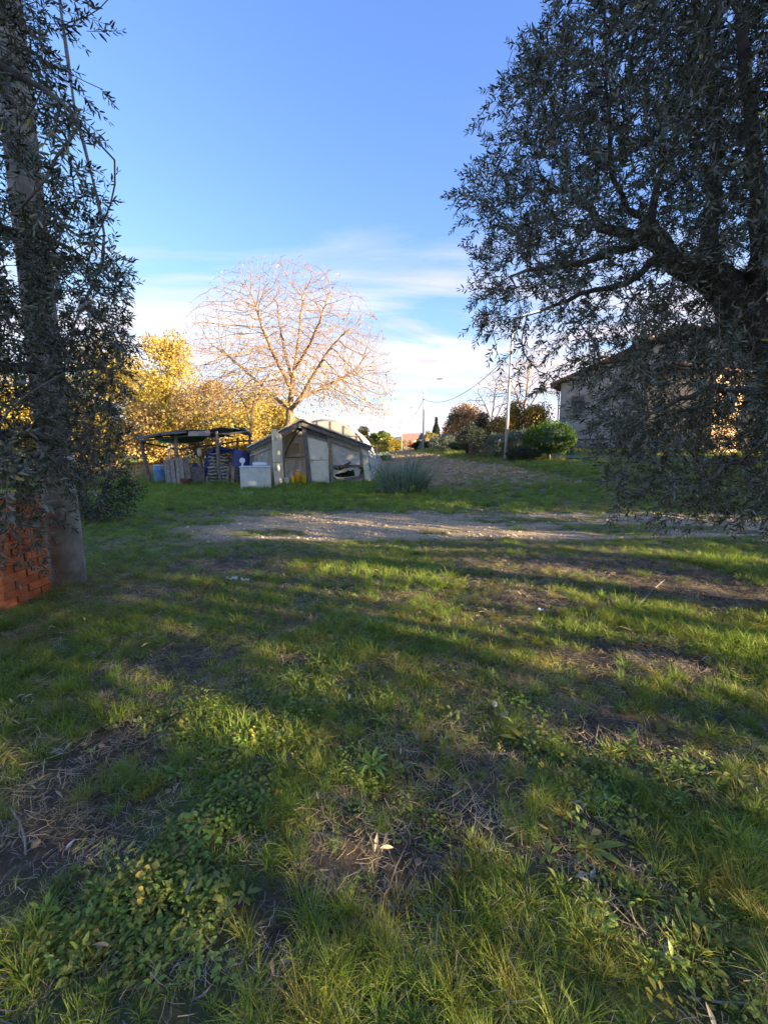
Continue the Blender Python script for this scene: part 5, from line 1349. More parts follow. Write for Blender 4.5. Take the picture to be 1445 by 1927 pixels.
# ---- lamp posts, wires, signs
LPS = [(951.5, 25.0, 8.3, 'nearest white lamp post beside the grey green shrubs'), (796, 50.0, 8.1, 'second white lamp post above the triangular signs'), (755.5, 83.0, 8.1, 'third lamp post beyond the end of the field'), (741.5, 128.0, 8.1, 'farthest lamp post near the umbrella pine')]
tops = []
for i, (u, Y, hh, lb) in enumerate(LPS):
    b = bx_(u, Y); z = h1(*b); r = empty('lamp_post', (b[0], b[1], z), lb, 'lamp post', 'lamp posts along the road')
    p0 = Vector((b[0], b[1], z)); lean = Vector((.10 if i == 0 else 0, 0, 0))
    bend = [p0 + Vector((0, 0, -.1)), p0 + lean * .5 + Vector((0, 0, hh * .5)), p0 + lean + Vector((0, 0, hh * .84)), p0 + lean + Vector((.06, 0, hh * .90)), p0 + lean + Vector((.30, 0, hh * .945)), p0 + lean + Vector((.8, 0, hh * .965)), p0 + lean + Vector((1.5, -.1, hh * .985))]
    MB().tube(bend, [.095, .08, .06, .05, .045, .04, .035], 10).build('pole', MATS['metal_pale'], r, smooth=True)
    e = bend[-1]
    MB().tube([e + Vector((-.05, 0, 0)), e + Vector((.1, 0, .03)), e + Vector((.5, -.03, .06)), e + Vector((.75, -.05, .05))], [.05, .12, .13, .04], 8, flat=.5).build('lamp_head', MATS['lamp_head'], r, smooth=True)
    MB().tube([p0 + lean + Vector((0, 0, hh * .70)), p0 + lean + Vector((0, 0, hh * .725))], .09, 8).build('bracket', MATS['wire'], r)
    tops.append(p0 + lean + Vector((0, 0, hh * .715)))
for i in range(3):
    a_, b_ = tops[i], tops[i + 1]; pts = [a_.lerp(b_, t) - Vector((0, 0, 1.25 * 4 * t * (1 - t))) for t in np.linspace(0, 1, 22)]
    tag(MB().tube(pts, .02, 5).build('overhead_cable', MATS['wire'], None), ['drooping cable from the nearest to the second lamp post', 'drooping cable from the second to the third lamp post', 'drooping cable from the third to the farthest lamp post'][i], 'cable', 'overhead cables between lamp posts')
def sign(u, v, Y, w_, lb, extra=None):
    c = P(u, v, Y); z = h1(c.x, c.y); r = empty('road_sign', (c.x, c.y, z), lb, 'road sign', 'triangular road signs seen from behind')
    MB().tube([(c.x, c.y + .03, z - .05), (c.x, c.y + .03, c.z + w_ * .45)], .035, 7).build('pole', MATS['metal_pale'], r)
    for k, dz in enumerate([0] + ([extra] if extra else [])):
        s = MB(); s.slab([(c.x - w_ / 2, c.y, c.z - w_ * .4 + dz), (c.x + w_ / 2, c.y, c.z - w_ * .4 + dz), (c.x + .04, c.y, c.z + w_ * .46 + dz), (c.x - .04, c.y, c.z + w_ * .46 + dz)], .03); s.build('sign_plate', MATS['sign_back'], r, bevel=.01)
sign(793, 820.5, 53, .95, 'dark triangular sign back on the second lamp post', -1.1)
sign(764.5, 831, 80, .85, 'pair of dark triangular sign backs right of the third lamp post', -.95)
# far houses and hills
random.seed(3)
for i, (u, v, Y, w_, h_) in enumerate([(771, 838, 260, 9, 7), (779, 836, 280, 8, 8), (786, 839, 240, 7, 5), (768, 840, 200, 6, 4), (798, 836, 300, 12, 7)]):
    c = P(u, v, Y); z = h1(c.x, c.y); r = empty('far_house', (c.x, c.y, z), ['far pink house', 'far taller house with reddish roof', 'small far house', 'lowest far house', 'widest far house'][i] + ' on the horizon ' + ['left of the others', 'in the middle of the group', 'right of the middle one', 'nearest the third lamp post', 'behind the second lamp post'][i], 'house', 'far houses on the horizon')
    MB().box((c.x, c.y, z + h_ / 2), (w_, 8, h_)).build('wall', MATS['far_wall'], r)
    for sg in (-1, 1): s = MB(); s.slab([(c.x - w_ / 2 - .4, c.y + sg * 4.5, z + h_), (c.x + w_ / 2 + .4, c.y + sg * 4.5, z + h_), (c.x + w_ / 2 + .4, c.y, z + h_ + 1.6), (c.x - w_ / 2 - .4, c.y, z + h_ + 1.6)], .2); s.build('roof', MATS['far_roof'], r)
    for q_ in (-.25, .25): MB().box((c.x + q_ * w_, c.y - 4.03, z + h_ * .6), (.9, .08, 1.3)).build('window', MATS['shutter'], r)
s = MB(); n = 90; k = 14; vs = []
for j in range(k + 1):
    for i in range(n + 1):
        x_ = -1100 + 2500 * i / n; y_ = 1150 + 700 * j / k; f_ = math.sin(math.pi * j / k) ** .8
        hz_ = (26 + 14 * math.sin(x_ * .006 + 1) + 9 * math.sin(x_ * .017)) * f_ + 5 * noise.noise(Vector((x_ * .02, y_ * .02, 0)))
        vs.append((x_, y_, -2 + hz_))
s.add(vs, [(j * (n + 1) + i, j * (n + 1) + i + 1, (j + 1) * (n + 1) + i + 1, (j + 1) * (n + 1) + i) for j in range(k) for i in range(n)])
tag(s.build('hills', MATS['hazed_hill'], None, smooth=True), kind='structure')
# distant tree line to close the horizon
rs = np.random.RandomState(4); n = 26000; x_ = rs.uniform(-420, 420, n); keep = ~((x_ > 2) & (x_ < 34)); x_ = x_[keep]; n = len(x_)
cl = np.sin(x_ * .07) * .5 + np.sin(x_ * .023 + 2) * .5 + np.sin(x_ * .31) * .3; z_ = rs.rand(n) * (6.5 + 3 * cl)
y_ = 300 + rs.normal(size=n) * 6
V, Fq = leaf_cloud(np.stack([x_, y_, 1.1 + z_], 1), rs.normal(size=(n, 3)), 1.6 + rs.rand(n), 1.1)
tag(link_mesh('far_wood', np_mesh('far_wood', V, Fq), MATS['gold_green_leaf']), 'distant line of trees along the horizon', kind='stuff')

# ------------------------------------------------------------------ leek-like tussock in the field corner
c = G(760, 928); rs = np.random.RandomState(3); tu = empty('strappy_clump', (c.x, c.y, c.z), 'large blue green clump of strappy leaves with dead stalks at the field corner', 'plant')
def strap(n, L0, L1, wd, sx, sy, m, nm, lean=.5, dead=False):
    V = []; Fc = []
    for i in range(n):
        a = rs.rand() * 6.283; r = rs.rand() ** .6; b = np.array([c.x + math.cos(a) * r * sx, c.y + math.sin(a) * r * sy, 0]); b[2] = h1(b[0], b[1]) - .02
        L_ = rs.uniform(L0, L1); an = rs.uniform(.02, .25) + lean * r * .8; a2 = a + rs.normal() * .5 if not dead else math.pi + rs.normal() * .9
        hd = np.array([math.cos(a2), math.sin(a2), 0]); sd_ = np.array([-hd[1], hd[0], 0]); st = len(V); p = b; seg = 6; cu = rs.uniform(.1, .7) if not dead else rs.uniform(.3, 1.5)
        for k in range(seg):
            w_ = wd * (1 - .8 * (k / seg) ** 1.5) / 2; V += [p - sd_ * w_, p + sd_ * w_]
            p = p + (hd * math.sin(an) + np.array([0, 0, 1]) * math.cos(an)) * L_ / seg; an += cu / seg
        V.append(p)
        for k in range(seg - 1): Fc.append((st + 2 * k, st + 2 * k + 1, st + 2 * k + 3, st + 2 * k + 2))
        Fc.append((st + 2 * seg - 2, st + 2 * seg - 1, st + 2 * seg))
    me = bpy.data.meshes.new(nm); me.from_pydata([tuple(v) for v in V], [], Fc); me.update(); return link_mesh(nm, me, MATS[m], tu)
tag(strap(700, .6, 1.7, .030, .72, .5, 'tuft_leaf', 'leaves', .55), kind='stuff')
tag(strap(130, .6, 1.8, .026, .72, .5, 'tuft_dead', 'dead_stalks', .3), kind='stuff')
c = c + Vector((-.35, -.25, 0)); tag(strap(130, .35, .8, .024, .4, .25, 'tuft_dead', 'dead_base_leaves', 1.3, True), kind='stuff')

# ------------------------------------------------------------------ unseen house, trees and hedge right of the view, added to shade the yard
HCz = h1(18, -30)
nh = empty('added_shade_house', (19, -30, HCz), 'unseen two storey house added as a shade caster right of and behind the viewpoint', 'house')  # house added out of view as a shade caster
MB().box((19, -30, HCz + 3.5), (10, 14, 7.2)).build('wall', MATS['house_wall'], nh)
for sg in (-1, 1): s = MB(); s.slab([(19 + sg * 5.7, -37.6, HCz + 7), (19 + sg * 5.7, -22.4, HCz + 7), (19, -22.4, HCz + 9.2), (19, -37.6, HCz + 9.2)], .2); s.build('roof', MATS['roof_tile'], nh)
for y_ in (-34, -30, -26):
    for z_ in (1.6, 4.6): MB().box((13.97, y_, HCz + z_), (.1, 1.0, 1.4)).build('window', MATS['shutter'], nh)
for (bx, by, hh, wd, lo_, sd, lb, nl) in [(14.5, -3.2, 10.5, 8.5, .34, 101, 'unseen tall evergreen with a bare trunk added right of the yard for shade', 26000), (15.5, -11.6, 10.0, 8.5, .36, 106, 'unseen tall evergreen with a bare trunk added behind and right of the yard for shade', 22000), (15.0, 4.2, 9.8, 8.4, .34, 102, 'unseen evergreen with a high crown added right of the yard for shade', 14000),
                                        (17.5, 9.6, 7.2, 7.5, .02, 103, 'unseen medium evergreen added beyond the right edge of the view for shade', 8500), (21.5, 14.6, 5.9, 7.0, .02, 104, 'unseen low evergreen added before the ochre building for shade', 6000), (26, 19.6, 5.0, 7.0, .02, 105, 'unseen lowest evergreen added right of the ochre building for shade', 6000)]:
    leafy_tree((bx, by), hh, wd, lb, 'tree', 'dark_leaf', nl, .34, .12, name='added_shade_tree', n_blob=60, crown_lo=lo_, seed=sd, blob=.34)  # unseen crowns added to block the low sun over yard and shed

rs = np.random.RandomState(90); n = 62000; y_ = rs.uniform(-12, 7.5, n); z_ = rs.uniform(0, 4.4, n)
gapn = vn(y_, z_, .8, 3) * .30 + vn(y_, z_, 3.4, 9) * .40 + vn(y_, z_ * 1.5, 8, 5) * .30; leak = ss(-10.8, -9.8, y_) * (1 - .35 * ss(-1.2, 1.4, y_)) * ss(1.0, 1.5, z_) * (1 - ss(2.9, 3.4, z_)); kp = (gapn < .70 - .27 * leak) & (RNG.random(n) < 1 - .35 * leak); y_, z_ = y_[kp], z_[kp]; n = len(y_)  # added hedge: its gaps are shaped to dapple the lawn with sun
P_ = np.stack([12.9 + rs.normal(size=n) * .28, y_, z_ + H(np.full(n, 12.9), y_)], 1); V, Fq = leaf_cloud(P_, rs.normal(size=(n, 3)), .16 + .1 * rs.rand(n), .10)
hg = empty('added_dapple_hedge', (12.9, -1, 0), 'unseen tall evergreen hedge added right of the yard, gapped to dapple the lawn with sun', 'hedge'); link_mesh('foliage', np_mesh('foliage', V, Fq), MATS['dark_leaf'], hg)
m = MB()
for y__ in np.arange(-11.7, 7.4, .9): m.tube([(12.9, y__, -.1), (12.95, y__ + .1, 1.8), (12.85, y__ - .05, 4.0)], [.05, .035, .015], 6)
m.build('stems', MATS['dark_bark'], hg)

# ------------------------------------------------------------------ concrete pole, red post, brick pillar
pb = G(132, 1098); pole = empty('concrete_pole', (pb.x, pb.y, pb.z), 'tall thick weathered concrete pole beside the brick pillar', 'pole')
m = MB(); pts = [Vector((pb.x, pb.y, pb.z - .2 + i * .45)) for i in range(23)]; m.tube(pts, [.172 - .0022 * i for i in range(23)], 28); m.build('shaft', MATS['concrete'], pole, smooth=True)
m = MB(); m.tube([Vector((pb.x, pb.y, 1.48)), Vector((pb.x, pb.y, 1.52))], .172, 28, cap=False); m.build('band', MATS['metal_pale'], pole, smooth=True)
m = MB(); m.tube([Vector((pb.x + .08, pb.y - .13, 8.8)), Vector((pb.x + .1, pb.y - .2, 8.8)), Vector((pb.x + .1, pb.y - .26, 8.3))], .02, 6); m.build('hook', MATS['wire'], pole)
cpts = [(100, -330), (112, 0), (126, 100), (140, 200), (165, 300), (184, 375), (196, 440), (193, 490), (178, 530), (150, 585), (128, 640)]
cp = []
for i in range(len(cpts) - 1):
    for t in (0, .33, .66): cp.append(P(cpts[i][0] * (1 - t) + cpts[i + 1][0] * t, cpts[i][1] * (1 - t) + cpts[i + 1][1] * t, 4.45 + .035 * i))
tag(MB().tube(cp, [.014 + .003 * math.sin(i * 1.3) for i in range(len(cp))], 8).build('hanging_cable', MATS['grey_cable'], None, smooth=True), 'thick grey cable dangling beside the concrete pole through the olive fronds', 'cable')
c = G(104, 1085); c.y += .15
tag(MB().tube([(c.x, c.y, c.z - .1), (c.x, c.y, 1.2)], .055, 10).build('red_post', MATS['rust'], None, smooth=True), 'dark red metal post in the gap between pillar and pole', 'post')
PX1, PY0 = -3.745, 4.03; PW, PD = .56, .57; pz0 = h1(PX1 - .3, PY0 + .3) - .08; CH = .083; NC = 14
pil = empty('brick_pillar', (PX1 - PW / 2, PY0 + PD / 2, pz0), 'square orange brick pillar at the left edge in front of the concrete pole', 'pillar')
MB().box((PX1 - PW / 2, PY0 + PD / 2, pz0 + NC * CH / 2), (PW - .024, PD - .024, NC * CH)).build('mortar', MATS['mortar'], pil)
def brick_mesh(sx, sy, sz, sd):
    b = MB(); b.box((0, 0, 0), (sx, sy, sz)); random.seed(sd); b.v = [(x + random.uniform(-.003, .003), y + random.uniform(-.003, .003), z + random.uniform(-.003, .003)) for x, y, z in b.v]
    me = bpy.data.meshes.new('brick'); me.from_pydata(b.v, [], b.f); me.materials.append(MATS['brick']); me.update(); return me
BM = {}
for sd in range(4):
    BM['h', sd] = brick_mesh(.122, .274, CH - .006, sd); BM['s', sd] = brick_mesh(.274, .122, CH - .006, sd + 9); BM['q', sd] = brick_mesh(.118, .118, CH - .006, sd + 20); BM['l', sd] = brick_mesh(.118, .545, CH - .006, sd)
random.seed(77)
x0, x1, y0, y1 = PX1 - PW, PX1, PY0, PY0 + PD
for r in range(NC):
    z = pz0 + (r + .5) * CH; lay = []
    if r % 2 == 0:
        for xx in (x0 + .059, x1 - .059): lay += [('h', xx, y0 + .131), ('h', xx, y1 - .131)] if True else []
        for yy in (y0 + .059, y1 - .059): lay += [('s', (x0 + x1) / 2, yy)]
    else:
        for xx in (x0 + .059, x1 - .059): lay += [('h', xx, (y0 + y1) / 2)]
        for yy in (y0 + .059, y1 - .059): lay += [('s', x0 + .131, yy), ('s', x1 - .131, yy)]
    for kd, xx, yy in lay:
        o = bpy.data.objects.new('brick', BM[kd, random.randrange(4)]); COL.objects.link(o)
        o.parent = pil; o.matrix_parent_inverse = parent_world(pil).inverted()
        o.location = (xx + random.uniform(-.004, .004), yy + random.uniform(-.003, .003), z); o.rotation_euler = (0, 0, random.uniform(-.012, .012))
MB().box(((x0 + x1) / 2, (y0 + y1) / 2, pz0 + NC * CH + .012), (PW + .02, PD + .02, .024)).build('mortar_cap', MATS['mortar'], pil, bevel=.006)
leafy_b = shrub((-6.6, 9.6), 1.9, 1.5, 'dark shaggy bush on the grass bank behind the concrete pole', 'bush', 'dark_leaf', 6000, .07, seed=61)

# ------------------------------------------------------------------ the two olive trees
def curve_at(tab, y): return np.interp(y, [t[0] for t in tab], [t[1] for t in tab])
LEFT_EDGE = [(-400, 150), (-100, 285), (0, 280), (60, 235), (100, 225), (150, 270), (200, 300), (260, 262), (330, 305), (380, 322), (430, 285), (460, 235), (530, 268), (575, 236), (640, 285), (700, 262), (800, 250), (880, 235), (950, 215), (1000, 165), (1060, 120), (1110, 60), (1150, -40)]
RIGHT_EDGE = [(-400, 1040), (-100, 1060), (0, 1015), (30, 1000), (70, 950), (130, 945), (195, 885), (250, 868), (300, 872), (345, 830), (370, 815), (412, 815), (450, 862), (520, 868), (560, 862), (640, 875), (700, 880), (735, 900), (765, 1000), (800, 1085), (900, 1112), (950, 1132), (1000, 1158), (1050, 1190), (1100, 1230), (1160, 1290)]
HOLES = [(1245, 540, 45, 26, .9), (1170, 548, 36, 30, .8), (1265, 450, 26, 36, .7), (985, 735, 60, 34, .65), (1010, 690, 90, 50, .35), (1200, 385, 30, 70, .5), (940, 480, 30, 22, .5), (1060, 620, 80, 70, .3), (1330, 690, 60, 26, .55), (1150, 640, 60, 60, .25), (900, 760, 70, 22, .9), (1090, 745, 45, 60, .35)]
def keep_right(p):
    u, v, d = project(p); e = curve_at(RIGHT_EDGE, v) + 26
    k = (u > e) & (d > 1.9) & (v < 985)
    n3 = np.array([noise.noise(Vector(q) * 1.9) for q in p]); pr = 1 - .90 * ss(.06, .26, n3); de = (u - e)
    pr *= .62 + .38 * ss(0, 120, de)
    for hx, hy, rx, ry, a_ in HOLES: pr *= 1 - a_ * np.exp(-((u - hx) / rx) ** 2 - ((v - hy) / ry) ** 2)
    pr = np.maximum(pr, .92 * ss(690, 740, v) * ss(1110, 1160, u)); pr = np.maximum(pr, .9 * ss(1200, 1290, u) * (1 - ss(300, 400, v)))
    pr *= 1 - .35 * ss(940, 1000, v)
    return k & (RNG.random(len(u)) < pr)
def keep_left(p):
    u, v, d = project(p); e = curve_at(LEFT_EDGE, v) - 26
    k = (u < e) & (d > 1.15) & (v < 1090)
    pr = 1 - .84 * ss(40, 150, u) * (1 - .85 * ss(450, 520, v) * (1 - ss(900, 960, v))) - .18 * ss(150, 260, u)
    pr = np.where((v < 420) & (u < 70) & (u > -40), pr * .6, pr)
    pr = np.where((v > 900), pr * .30, pr)
    return k & (RNG.random(len(u)) < np.clip(pr, .08, 1))
def ell(cs, n):
    out = []
    vols = np.array([a[3] * a[4] * a[5] for a in cs]); nn = (vols / vols.sum() * n).astype(int)
    for (cx, cy, cz, rx, ry, rz), k in zip(cs, nn):
        d = RNG.normal(size=(k, 3)); d /= np.linalg.norm(d, axis=1, keepdims=True); out.append(np.array([cx, cy, cz]) + d * (RNG.random((k, 1)) ** .40) * np.array([rx, ry, rz]))
    return np.concatenate(out)
def sprigs(base, dirs, n_leaf, Lst, leafL, leafW, droop):
    """base (n,3) dirs (n,3): curved stems with opposite leaf pairs. returns leaf pos/dir/len and stem polylines"""
    n = len(base); seg = n_leaf // 2; d = dirs / np.linalg.norm(dirs, axis=1, keepdims=True)
    p = base.copy(); pos, dr, ln_, stems = [], [], [], [base.copy()]
    ang = RNG.random(n) * 6.283; step = (Lst / seg)[:, None]
    for k in range(seg):
        d = d + droop[:, None] * np.array([0, 0, -1.0]) / seg + RNG.normal(size=(n, 3)) * .07; d /= np.linalg.norm(d, axis=1, keepdims=True)
        p = p + d * step
        if k % 3 == 2 or k == seg - 1: stems.append(p.copy())
        a = np.cross(d, np.array([.2, .1, 1.0])); a /= np.linalg.norm(a, axis=1, keepdims=True); b = np.cross(d, a)
        ang = ang + 1.57 + RNG.normal(size=n) * .3
        for s_ in (1, -1):
            o_ = (a * np.cos(ang)[:, None] + b * np.sin(ang)[:, None]) * s_
            pos.append(p + o_ * .002); dr.append(d * .75 + o_ * (.75 if k < seg - 1 else .3) + RNG.normal(size=(n, 3)) * .16); ln_.append(leafL * (.6 + .45 * RNG.random(n)) * (1 - .35 * (k / seg) ** 3) * (RNG.random(n) > .10))
    return np.concatenate(pos), np.concatenate(dr), np.concatenate(ln_), np.stack(stems, 1)
def stem_mesh(st, r0, r1):
    """st (n,k,3) -> thin three-sided tubes"""
    n, k, _ = st.shape; d = st[:, -1] - st[:, 0]; d /= np.linalg.norm(d, axis=1, keepdims=True) + 1e-9
    a = np.cross(d, np.array([.3, .2, .9])); a /= np.linalg.norm(a, axis=1, keepdims=True) + 1e-9; b = np.cross(d, a); V = []
    for j in range(k):
        r = r0 + (r1 - r0) * j / (k - 1)
        for t in range(3): V.append(st[:, j] + (a * math.cos(t * 2.094) + b * math.sin(t * 2.094)) * r)
    V = np.stack(V, 1).reshape(-1, 3); Fq = []
    b0 = np.arange(n)[:, None] * (k * 3)
    for j in range(k - 1):
        for t in range(3): Fq.append(b0 + np.array([[j * 3 + t, j * 3 + (t + 1) % 3, (j + 1) * 3 + (t + 1) % 3, (j + 1) * 3 + t]]))
    return V, np.concatenate(Fq)
LM = None
def near_leaf_mesh(matname):
    V, Fq = leaf_cloud(np.zeros((1, 3)), np.array([[1.0, 0, 0]]), 1.0, .28, np.array([[0, 1.0, 0]]), 'fold'); me = mixed_mesh('leaf', V, Fq); me.materials.append(MATS[matname]); return me
def olive(name, base, limbs, crown, natt, keep, label, step, infl, kill, nspr, trunk_r, droopf, seed, upf, extra=None, tipr=.0026, leafsz=.052):
    global RNG
    RNG = np.random.default_rng(seed); random.seed(seed)
    root = empty(name, base, label, 'olive tree')
    sk = Skel(Vector(base) - Vector((0, 0, .15)))
    for st, pl_, rd in limbs:
        i0 = 0 if st is None else min(range(len(sk.p)), key=lambda j: (sk.p[j] - Vector(st)).length)
        sk.limb(i0, pl_, rd, sub=.12, wig=.022)
    A = ell(crown, natt); A = A[keep(A)]
    sk.colonize(A, step, infl, kill, 70, grav=.04, jit=.22)
    sk.radii(tipr, 2.4, trunk_r)
    rr = np.array(sk.r)
    link_mesh('trunk', sk.mesh(10, rmin=.012), MATS['olive_bark'], root)
    tag(link_mesh('twigs', sk.mesh(3, rmax=.012), MATS['twig'], root), kind='stuff')
    cand = [i for i in range(len(sk.p)) if sk.r[i] < .011 and sk.par[i] >= 0]
    if len(cand) > nspr: cand = random.sample(cand, nspr)
    else: cand = cand + random.choices(cand, k=nspr - len(cand))
    B = np.array([sk.p[i] for i in cand]) + RNG.normal(size=(len(cand), 3)) * .03
    D = np.array([(sk.p[i] - sk.p[sk.par[i]]).normalized() for i in cand]); n = len(B)
    cen = np.array([np.mean([c[0] for c in crown]), np.mean([c[1] for c in crown]), 0])
    outd = B - cen; outd[:, 2] = 0; outd /= np.linalg.norm(outd, axis=1, keepdims=True)
    hz = B[:, 2]
    D = D * .9 + outd * .45 + RNG.normal(size=(n, 3)) * .75 + np.array([0, 0, 1.0]) * upf(hz)[:, None]
    Ls = RNG.uniform(.10, .27, n)
    pos, dr, ln_, st = sprigs(B, D, 20, Ls, leafsz, .012, droopf(hz) * RNG.uniform(.4, 1.5, n))
    # keep sprig tips inside the silhouette
    tip = st[:, -1]; u, v, d = project(tip); 
    ok = (extra(u, v, d) if extra is not None else np.ones(n, bool))
    okl = np.tile(ok, 20); sel = okl & (ln_ > 0); pos, dr, ln_ = pos[sel], dr[sel], ln_[sel]
    V, Fq = stem_mesh(st[ok], .0019, .0009); tag(link_mesh('stems', np_mesh('stems', V, Fq), MATS['twig'], root), kind='stuff')
    u, v, d = project(pos); vis = (u > -10) & (u < 1455) & (v > -10) & (v < 1937) & (d > .3)
    order = np.argsort(np.where(vis, d / (ln_ / .06), 1e6)); big = order[:300]; rest = np.ones(len(pos), bool); rest[big] = False
    V, Fq = leaf_cloud(pos[rest], dr[rest], ln_[rest], ln_[rest] * .27, None, 'fold')
    tag(link_mesh('foliage', mixed_mesh('foliage', V, Fq), MATS['olive_leaf'], root), kind='stuff')
    lm = near_leaf_mesh('olive_leaf_near'); ly = near_leaf_mesh('yellow_leaf'); inv = parent_world(root).inverted()
    for q, i in enumerate(big):
        d_ = Vector(dr[i]).normalized(); r_ = Vector(RNG.normal(size=3)); s_ = d_.cross(r_).normalized(); u_ = s_.cross(d_)
        M = Matrix((d_, s_, u_)).transposed().to_4x4() @ Matrix.Scale(float(ln_[i]), 4); M.translation = Vector(pos[i])
        o = bpy.data.objects.new('leaf', lm if q % 37 else ly); COL.objects.link(o); o.parent = root; o.matrix_parent_inverse = inv; o.matrix_basis = M
    print(name, 'nodes', len(sk.p), 'attract', len(A), 'sprigs', int(ok.sum()), 'leaves', len(pos))
    return root, sk

# right olive
tb_ = Vector((4.35, 3.9, h1(4.35, 3.9)))
Q = lambda u, v, Y: P(u, v, Y)
Lr = [(None, [Vector((4.25, 3.92, .7)), Vector((3.95, 3.9, 1.6)), Q(1500, 720, 3.9), Q(1410, 605, 3.85), Q(1345, 525, 3.8), Q(1268, 492, 3.75)], [.30, .27, .24, .22, .20, .15, .10]),
      (Q(1268, 492, 3.75), [Q(1215, 450, 3.7), Q(1165, 435, 3.65), Q(1128, 428, 3.6), Q(1112, 392, 3.6), Q(1060, 360, 3.6)], [.095, .075, .06, .05, .04, .028]),
      (Q(1268, 492, 3.75), [Q(1250, 450, 3.8), Q(1225, 425, 3.8), Q(1232, 370, 3.85), Q(1250, 300, 3.9), Q(1235, 200, 3.9)], [.085, .07, .055, .045, .035, .025]),
      (Q(1225, 425, 3.8), [Q(1180, 395, 3.7), Q(1150, 330, 3.6), Q(1146, 220, 3.5), Q(1140, 120, 3.5)], [.05, .035, .028, .022, .015]),
      (Q(1262, 495, 3.75), [Q(1225, 492, 3.65), Q(1205, 515, 3.6), Q(1180, 532, 3.5), Q(1120, 545, 3.4), Q(1040, 575, 3.3)], [.06, .045, .04, .035, .028, .02]),
      (Q(1215, 450, 3.7), [Q(1140, 480, 3.4), Q(1050, 500, 3.1), Q(960, 520, 2.95)], [.05, .038, .026, .016]),
      (Q(1350, 530, 3.8), [Q(1335, 430, 4.1), Q(1350, 300, 4.3), Q(1330, 120, 4.4), Q(1300, -100, 4.5)], [.13, .10, .08, .06, .04]),
      (Q(1410, 605, 3.85), [Q(1430, 480, 3.6), Q(1420, 300, 3.4), Q(1400, 100, 3.3), Q(1380, -80, 3.4)], [.13, .09, .07, .05, .03]),
      (Vector((3.95, 3.9, 1.6)), [Q(1440, 740, 3.3), Q(1330, 730, 2.9), Q(1220, 780, 2.75)], [.06, .045, .03, .015]),
      (Vector((4.2, 3.9, 1.1)), [Q(1480, 860, 3.2), Q(1390, 870, 2.8), Q(1300, 910, 2.6)], [.05, .035, .022, .012]),
      (Q(1410, 605, 3.85), [Q(1330, 620, 4.3), Q(1230, 650, 4.6), Q(1150, 690, 4.7)], [.06, .04, .028, .016])]
Lr = [(a_, b_, [q_ * (.86 if n_ == 0 else .68) for q_ in c_]) for n_, (a_, b_, c_) in enumerate(Lr)]
crownR = [(3.4, 4.0, 3.9, 3.0, 1.5, 1.9), (3.3, 3.8, 5.6, 2.9, 1.6, 2.0), (2.6, 3.2, 2.6, 2.1, 1.0, 1.3), (2.7, 3.0, 1.6, 1.7, .75, 1.0), (2.2, 3.1, 1.7, 1.1, .6, .7), (4.6, 3.6, 3.2, 1.6, 1.4, 2.2), (1.6, 3.2, 3.6, 1.3, .8, 1.7), (1.25, 3.3, 4.3, .9, .6, 1.3), (1.5, 3.1, 3.3, .9, .5, .9), (3.2, 3.6, 1.5, 1.6, .7, .9), (2.9, 2.9, 4.7, 1.3, .7, 1.8)]
def exR(u, v, d):
    e = curve_at(RIGHT_EDGE, v); return (u > e - 8) & (d > 1.55) & (v < 1010 + 130 * RNG.random(len(u)) ** 3)
olive('olive_tree', tb_, Lr, crownR, 14000, keep_right, 'large dark olive tree filling the right side with its drooping crown', .095, .75, .105, 16500, .30,
      lambda z: .0 + .42 * (1 - ss(2.0, 4.2, z)), 31, lambda z: -.10 + .9 * ss(2.2, 4.6, z), exR)
# left olive
tl = Vector((-3.5, 2.1, h1(-3.5, 2.1)))
Ll = [(None, [Vector((-3.45, 2.15, .8)), Vector((-3.2, 2.3, 1.7)), Vector((-3.0, 2.5, 2.6)), Vector((-2.9, 2.7, 3.8)), Vector((-2.8, 2.7, 5.0))], [.20, .18, .16, .12, .08, .05]),
      (Vector((-3.2, 2.3, 1.7)), [Q(-120, 700, 2.4), Q(-20, 690, 2.7), Q(90, 700, 3.0), Q(190, 690, 3.2)], [.06, .045, .03, .02, .01]),
      (Vector((-3.0, 2.5, 2.6)), [Q(-60, 420, 2.6), Q(40, 440, 2.8), Q(140, 470, 2.9)], [.05, .035, .022, .01]),
      (Vector((-2.95, 2.6, 3.2)), [Q(-60, 100, 2.3), Q(30, 140, 2.2), Q(80, 165, 2.15), Q(150, 230, 2.1), Q(215, 300, 2.1)], [.045, .03, .018, .013, .008, .005]),
      (Vector((-2.9, 2.7, 3.8)), [Q(-40, -120, 2.3), Q(60, -60, 2.2), Q(150, -20, 2.1)], [.04, .025, .015, .008]),
      (Vector((-3.45, 2.15, 1.0)), [Q(-200, 930, 1.9), Q(-60, 880, 1.7), Q(30, 890, 1.6)], [.035, .022, .012, .006]),
      (Vector((-3.3, 2.2, 1.4)), [Q(-60, 830, 2.6), Q(60, 820, 3.0), Q(150, 850, 3.3)], [.04, .028, .018, .01])]
crownL = [(-2.9, 2.7, 3.0, 1.7, 1.2, 1.8), (-3.0, 2.6, 5.0, 1.8, 1.3, 1.6), (-2.2, 3.1, 2.3, 1.3, .8, 1.1), (-1.9, 2.3, 3.3, .9, .55, 1.5), (-2.4, 3.1, 1.4, 1.2, .8, .75), (-1.7, 1.9, 1.1, .7, .45, .55), (-2.0, 2.2, 4.6, .8, .5, 1.0), (-3.6, 2.6, 2.0, 1.2, 1.2, 1.2), (-2.6, 3.6, 2.0, 1.3, .7, 1.5)]
def exL(u, v, d):
    e = curve_at(LEFT_EDGE, v); return (u < e + 4) & (d > 1.0) & (v < 1120)
